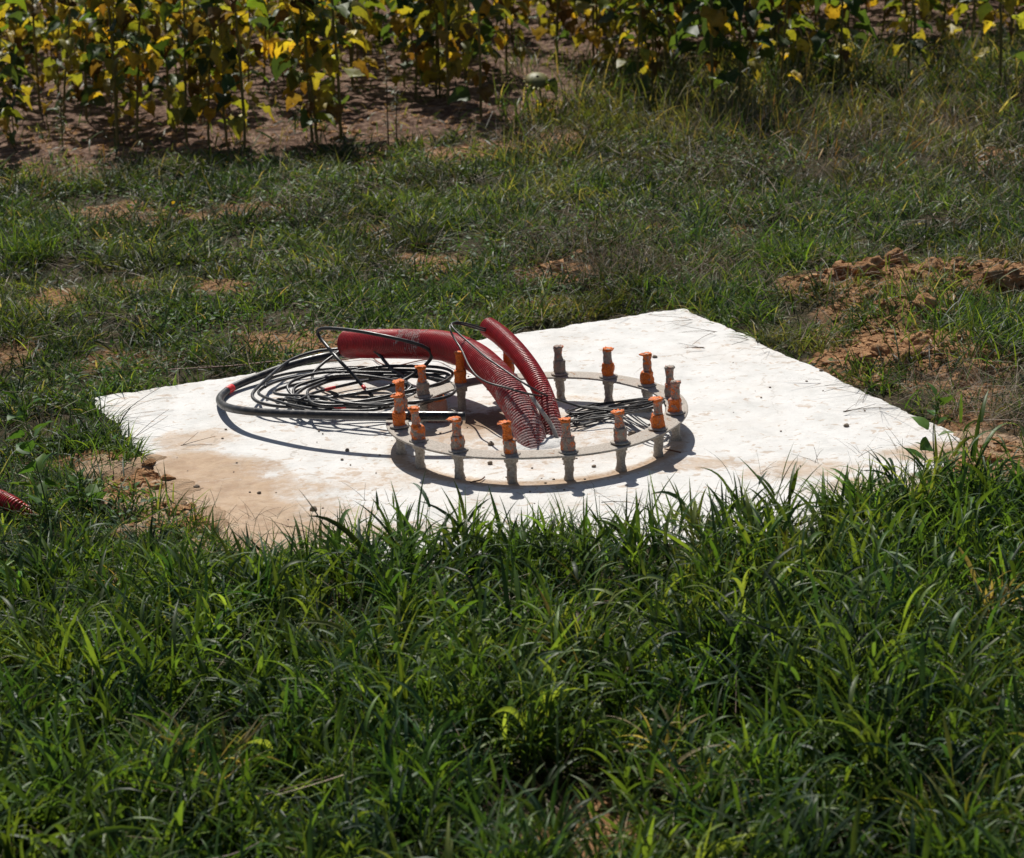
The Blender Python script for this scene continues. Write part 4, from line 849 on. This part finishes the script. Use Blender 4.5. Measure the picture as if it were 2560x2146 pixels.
# ------------------------------------------------------------------ two leafy weeds beside the slab
def goosefoot(u, v, h, label, lv, seed, lean=0.0):
    c = at(u, v, -.04); r = empty('goosefoot_plant', tuple(c)); tag(r, label, 'weed plant', 'tall leafy weeds at the slab')
    path = spline([(0, 0, 0), (.01 + lean * .3, 0, h * .3), (.0 + lean * .6, .01, h * .65), (.012 + lean, 0, h)], 10); V, F = tube(path, np.linspace(.0035, .0012, len(path)), 8, True)
    mesh('stem', V, F, M_sunstem, parent=r, cols=np.broadcast_to((.07, .11, .03), (len(V), 3)))
    P, az, L, w, th = [], [], [], [], []
    for k in range(lv):
        t = .15 + .85 * (k / lv); i = int(t * (len(path) - 1)); big_ = (1 - t) * .9 + .45
        P.append(path[i]); az.append(k * 2.4 + rng.normal(0, .3)); L.append(.125 * big_ ** .7 * (.6 if h < .3 else .74 if h < .45 else .9) * rng.uniform(.7, 1.2)); th.append(rng.uniform(.7, 1.25)); 
    P = np.array(P); L = np.array(L); n = len(P); pl = .02 * L / .06
    off = np.stack([np.cos(az) * .8, np.sin(az) * .8, np.full(n, .5)], 1) * pl[:, None]
    p1 = strips(P, az, pl * 1.2, .002, .9, .1, 2, (.06, .10, .03), 2, prof='stem')
    p2 = strips(P + off, az, L, L * .68, th, rng.uniform(.2, .8, n), 7, pick([(.05, .115, .03, 2), (.075, .14, .03, 1)], n), 5, roll=rng.normal(0, .5, n), prof='leaf', fold=.25, crumple=.06)
    tips = 26; tp = strips(np.repeat(path[-4:-3], tips, 0) + np.stack([rng.normal(0, .006, tips), rng.normal(0, .006, tips), rng.uniform(-.09, .02, tips)], 1), rng.uniform(0, 6.28, tips), rng.uniform(.012, .03, tips), .009, rng.uniform(.1, .8, tips), .2, 3, pick([(.05, .10, .03, 1)], tips), 3, prof='leaf')
    V, F, Cc = merge([p1, p2, tp]); mesh('leaves', V, F, M_weed, parent=r, cols=Cc)
goosefoot(2325, 1262, .42, 'tall thin weed with toothed leaves standing before the right corner of the slab', 15, 1, .02)
goosefoot(125, 1330, .52, 'tall broad-leaved weed standing in the grass at the left edge beside the bare soil', 18, 2, -.06)
goosefoot(205, 1290, .16, 'low leafy weed at the foot of the taller one on the left', 12, 3)

# ------------------------------------------------------------------ sunflowers
YEL = [(.40, .31, .06, 3), (.44, .29, .05, .4), (.28, .27, .07, 3.8), (.15, .10, .04, 2.0)]
GRN = [(.09, .13, .03, 3), (.055, .09, .032, 2.5), (.17, .19, .045, 2.4)]
DRK = [(.034, .062, .030, 3), (.055, .09, .034, 2)]
def sun_parts(h, kind, seed, n_leaf=24):
    """kind 0 mostly yellow, 1 mixed, 2 dark green"""
    r_ = np.random.default_rng(seed)
    lx, ly = r_.normal(0, .03, 2); path = spline([(0, 0, -.03), (lx * .3, ly * .3, h * .35), (lx, ly, h * .7), (lx * 1.5 + .01, ly * 1.5, h)], 10)
    path = path + np.stack([r_.normal(0, .002, len(path)), r_.normal(0, .002, len(path)), np.zeros(len(path))], 1)
    V, F = tube(path, np.linspace(.0115, .0075, len(path)), 9, True)
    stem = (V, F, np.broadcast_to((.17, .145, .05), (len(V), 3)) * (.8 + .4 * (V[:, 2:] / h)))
    gp, yp, pp = [], [], []
    for k in range(n_leaf):
        t = .16 + .82 * (k / n_leaf) ** .85; i = int(t * (len(path) - 1)); az = k * 2.4 + r_.normal(0, .35)
        green = r_.random() < {0: .22 + .3 * t, 1: .42 + .4 * t, 2: .62 + .4 * t}[kind]
        L = r_.uniform(.12, .20) * (1.08 if green else .9) * (1.2 if kind == 2 else 1); pl = r_.uniform(.07, .13)
        p = path[i]; pet = strips(p[None], [az], [pl], .007, [.75], [r_.uniform(.3, 1.2)], 4, [(.17, .17, .05)], 2, prof='stem')
        # end of the petiole
        end = pet[0].reshape(5, 2, 3)[-1].mean(0); pp.append(pet)
        th0 = r_.uniform(1.5, 2.3) if not green else r_.uniform(1.2, 2.0); cu = r_.uniform(.5, 1.3)
        c = pick(YEL if not green else (DRK if kind == 2 or r_.random() < .4 else GRN), 1)
        tip = None if green and r_.random() < .7 else c * np.array([[1.0, .8, .6]])
        s_ = strips(end[None], [az + r_.normal(0, .3)], [L], [L * r_.uniform(.55, 1.0)], [th0], [cu], 7, c, 7, roll=[r_.normal(0, .35)], prof='heart', fold=r_.uniform(.15, 1.1), crumple=.09 if green else .2, tipcol=tip)
        (gp if green else yp).append(s_)
    hd = []
    top_ = path[-1]; ha = r_.uniform(0, 6.28); d = np.array([cos(ha) * .5, sin(ha) * .5, -.85]); d /= np.linalg.norm(d)
    a_ = np.cross(d, [0, 0, 1.]); a_ /= np.linalg.norm(a_); b_ = np.cross(d, a_); c0_ = top_ + np.array([cos(ha), sin(ha), 0]) * .05 + np.array([0, 0, .02])
    neck = tube(spline([top_, top_ + np.array([cos(ha) * .03, sin(ha) * .03, .03]), c0_], 5), .009, 8, True)
    rr2 = [.012, .05, .085, .088, .06, .02]; zz2 = [-.03, -.024, -.004, .004, .012, .014]; ph_ = np.linspace(0, 2 * pi, 20, endpoint=False)
    HV = np.concatenate([c0_ + d * z_ + (a_[None] * np.cos(ph_)[:, None] + b_[None] * np.sin(ph_)[:, None]) * r2_ for r2_, z_ in zip(rr2, zz2)]); k_ = np.arange(120).reshape(6, 20); kn_ = np.roll(k_, -1, 1)
    HQ = np.stack([k_[:-1], kn_[:-1], kn_[1:], k_[1:]], -1).reshape(-1, 4); HC = np.repeat(np.array([(.13, .13, .04), (.13, .13, .04), (.14, .12, .04), (.06, .035, .015), (.035, .02, .01), (.03, .018, .01)]), 20, 0)
    m = 22; pa = np.linspace(0, 2 * pi, m, endpoint=False); PV = c0_ + (a_[None] * np.cos(pa)[:, None] + b_[None] * np.sin(pa)[:, None]) * .084
    pet2 = strips(PV, np.arctan2((PV - c0_)[:, 1], (PV - c0_)[:, 0]), r_.uniform(.02, .045, m), .016, r_.uniform(1.2, 2.4, m), .5, 3, pick(YEL, m), 3, prof='leaf')
    HV, HQ, HC = merge([(neck[0], neck[1][0], np.broadcast_to((.13, .14, .04), (len(neck[0]), 3))), (HV, HQ, HC), pet2])
    return stem, merge(gp + pp[::2]), merge((yp or gp[:1]) + pp[1::2]), (HV, HQ, HC)
def build_sunflower(h, kind, seed, n_leaf=24):
    r = empty('sunflower'); st_, g_, y_, hd_ = sun_parts(h, kind, seed, n_leaf)
    mesh('stem', st_[0], st_[1], M_sunstem, parent=r, cols=st_[2])
    mesh('green_leaves', g_[0], g_[1], M_sun, parent=r, cols=g_[2])
    mesh('withered_leaves', y_[0], y_[1], M_sun, parent=r, cols=y_[2])
    mesh('flower_head', hd_[0], hd_[1], M_sunstem, parent=r, cols=hd_[2])
    return r
protos = [build_sunflower(h, k, 500 + i, nl) for i, (h, k, nl) in enumerate([(1.0, 0, 22), (1.15, 0, 26), (1.3, 1, 26), (1.1, 1, 24), (1.45, 2, 32), (1.3, 2, 30), (.95, 0, 20), (1.2, 1, 22), (1.25, 0, 28), (1.4, 1, 30)])]

used = set()
def place(pi_, x, y, s, rz, tilt=0.045):
    src = protos[pi_]
    if pi_ not in used: used.add(pi_); r = src
    else:
        r = src.copy(); col.objects.link(r)
        for ch in src.children:
            c = ch.copy(); col.objects.link(c); c.parent = r
    r.location = (x, y, float(ground_z(x, y))); r.rotation_euler = (0, 0, rz); r.scale = (s, s, s)
    # stems stand upright although the ground slopes
    r.rotation_euler = (Matrix.Rotation(tilt + random.gauss(0, .03), 3, 'Y') @ Matrix.Rotation(random.gauss(0, .03), 3, 'X') @ Matrix.Rotation(rz, 3, 'Z')).to_euler()
    return r
GRP = 'sunflowers of the crop field'
FRONT = [(-10, 395, 6, .75, 'yellowing sunflower cut by the left edge of the picture, nearest on that side'), (35, 345, 5, .5, 'low green-leaved sunflower at the left edge, behind the nearest one'), (290, 300, 0, 1, 'yellow-leaved sunflower at the left end of the front row'), (342, 345, 1, .95, 'withered sunflower, second of the front row from the left, dark dead leaf on its stem'), (465, 345, 8, .95, 'yellow sunflower left of the middle of the front row'),
         (520, 350, 0, .85, 'sunflower with one yellow leaf low on its stem, front row left'), (567, 350, 1, .95, 'slender sunflower right next to the one with the low yellow leaf'), (612, 356, 8, 1.0, 'sunflower with a dead brown leaf hanging to the ground, front row left'), (780, 342, 6, 1.0, 'left one of two thin sunflowers standing close together, front row'), (792, 342, 3, 1.05, 'right one of two thin sunflowers standing close together, front row'), (852, 336, 7, 1.15, 'straight green stem with few leaves at the right end of the left front row'),
         (1090, 232, 2, .95, 'sunflower with dark brown dead leaves, left one of the central pair'), (1202, 285, 3, 1.0, 'sunflower with big green leaves, right and nearer one of the central pair'), (1592, 235, 7, .8, 'thin leaning sunflower right of the centre gap'), (1630, 215, 3, .9, 'thin upright sunflower beside the leaning one, right of the centre gap'), (1780, 262, 4, 1.1, 'tall dark green sunflower, biggest on the right'), (1850, 245, 5, 1.05, 'dark leafy sunflower just right of the biggest one'),
         (1950, 235, 9, .9, 'half yellow sunflower right of the dark leafy pair'), (2100, 205, 4, .9, 'dark-headed sunflower with a brown shrivelled base, right part of the row'), (2500, 210, 7, 1.05, 'long bare-stemmed sunflower near the right edge of the picture'), (2270, 180, 8, .85, 'yellow sunflower in the right part of the row above the dry grass')]
for u, v, k, s, lab in FRONT:
    c = at(u, v); r = place(k, c[0], c[1], s, rng.uniform(0, 6.28)); tag(r, lab, 'sunflower', GRP)
# rows behind
n_rows = 0
for rw in range(12):
    off = .5 + rw * .66
    xs = np.arange(-6.2, 6.0, .42 if rw < 4 else .42)
    for x in xs:
        x = x + rng.normal(0, .07); y = float(np.interp(x, fx_, fy_)) + off + rng.normal(0, .09) + .5 - (.45 if x / 17 * FPX + 1280 > 1650 else 0)
        yw = y
        half = (W / 2 + 120) / FPX * y
        if abs(x) > half: continue
        u_ = x / y * FPX + 1280
        # open strips of bare ground seen in the photograph
        if rw < 3 and 60 < u_ < 190: continue
        if rw < 3 and 880 < u_ < 1050: continue
        if rw < 3 and 1290 < u_ < 1500: continue
        if rw < 2 and 600 < u_ < 880: continue
        if rng.random() < (.45 if rw == 0 else .22 if rw == 1 and u_ < 900 else .06): continue
        left = u_ < 900; rightd = 1650 < u_ < 2150
        k = rng.choice([0, 1, 6, 8, 3, 9], p=[.22, .22, .12, .22, .12, .10]) if left else (rng.choice([4, 5, 2, 9, 8, 1], p=[.22, .2, .2, .14, .12, .12]) if rightd else rng.choice([2, 3, 7, 8, 9, 1, 4], p=[.18, .18, .14, .16, .14, .12, .08]))
        r = place(int(k), x, y, rng.uniform(.8, 1.08), rng.uniform(0, 6.28)); n_rows += 1
        tag(r, 'withering sunflower in the dense rows behind the front row', 'sunflower', GRP)
print('row sunflowers', n_rows)
# the stunted one with a drooping head
r = empty('small_sunflower'); st_, g_, y_, hd_ = sun_parts(.26, 1, 901, 7); tag(r, 'stunted sunflower with a single drooping head in the gap between the rows', 'sunflower', GRP)
for nm, d_, mt in (('stem', st_, M_sunstem), ('green_leaves', (g_[0] * [.55, .55, 1], g_[1], g_[2]), M_sun), ('withered_leaves', (y_[0] * [.55, .55, 1], y_[1], y_[2]), M_sun), ('flower_head', hd_, M_sunstem)): mesh(nm, d_[0], d_[1], mt, parent=r, cols=d_[2])
c = at(1362, 280); r.location = (c[0], c[1], float(ground_z(c[0], c[1])))
# leafless weeds at the field's edge
def bareweed(u, v, h, lab):
    c = at(u, v); r = empty('dried_weed', (c[0], c[1], float(ground_z(c[0], c[1])))); tag(r, lab, 'weed plant', 'dried weeds at the field edge')
    P = [tube(spline([(0, 0, -.02), (.01, 0, h * .4), (.03, 0, h)], 8), np.linspace(.006, .002, 17), 6, False)]
    mesh('stem', P[0][0], P[0][1], M_straw, parent=r, cols=np.broadcast_to((.10, .075, .045), (len(P[0][0]), 3)))
    n = 46; z = rng.uniform(.03, h, n) ** 1.1; s_ = strips(np.stack([z * .03, z * 0, z], 1), rng.uniform(0, 6.28, n), rng.uniform(.03, .09, n), rng.uniform(.004, .014, n), rng.uniform(.3, 1.8, n), rng.uniform(.2, 1.2, n), 4, pick([(.10, .085, .045, 2), (.07, .09, .035, 2), (.16, .12, .07, 1)], n), 3, prof='leaf', crumple=.1)
    mesh('leaves', s_[0], s_[1], M_weed, parent=r, cols=s_[2])
bareweed(155, 355, .42, 'thin dried weed in the bare strip at the left of the field'); bareweed(970, 350, .75, 'tall thin dried weed left of the central pair of sunflowers'); bareweed(990, 340, .4, 'shorter dried weed at the foot of the tall thin one'); bareweed(1440, 235, .3, 'dull green weed in the gap right of the stunted sunflower'); bareweed(1500, 225, .35, 'grey-green weed between the stunted sunflower and the leaning one')
print('done')
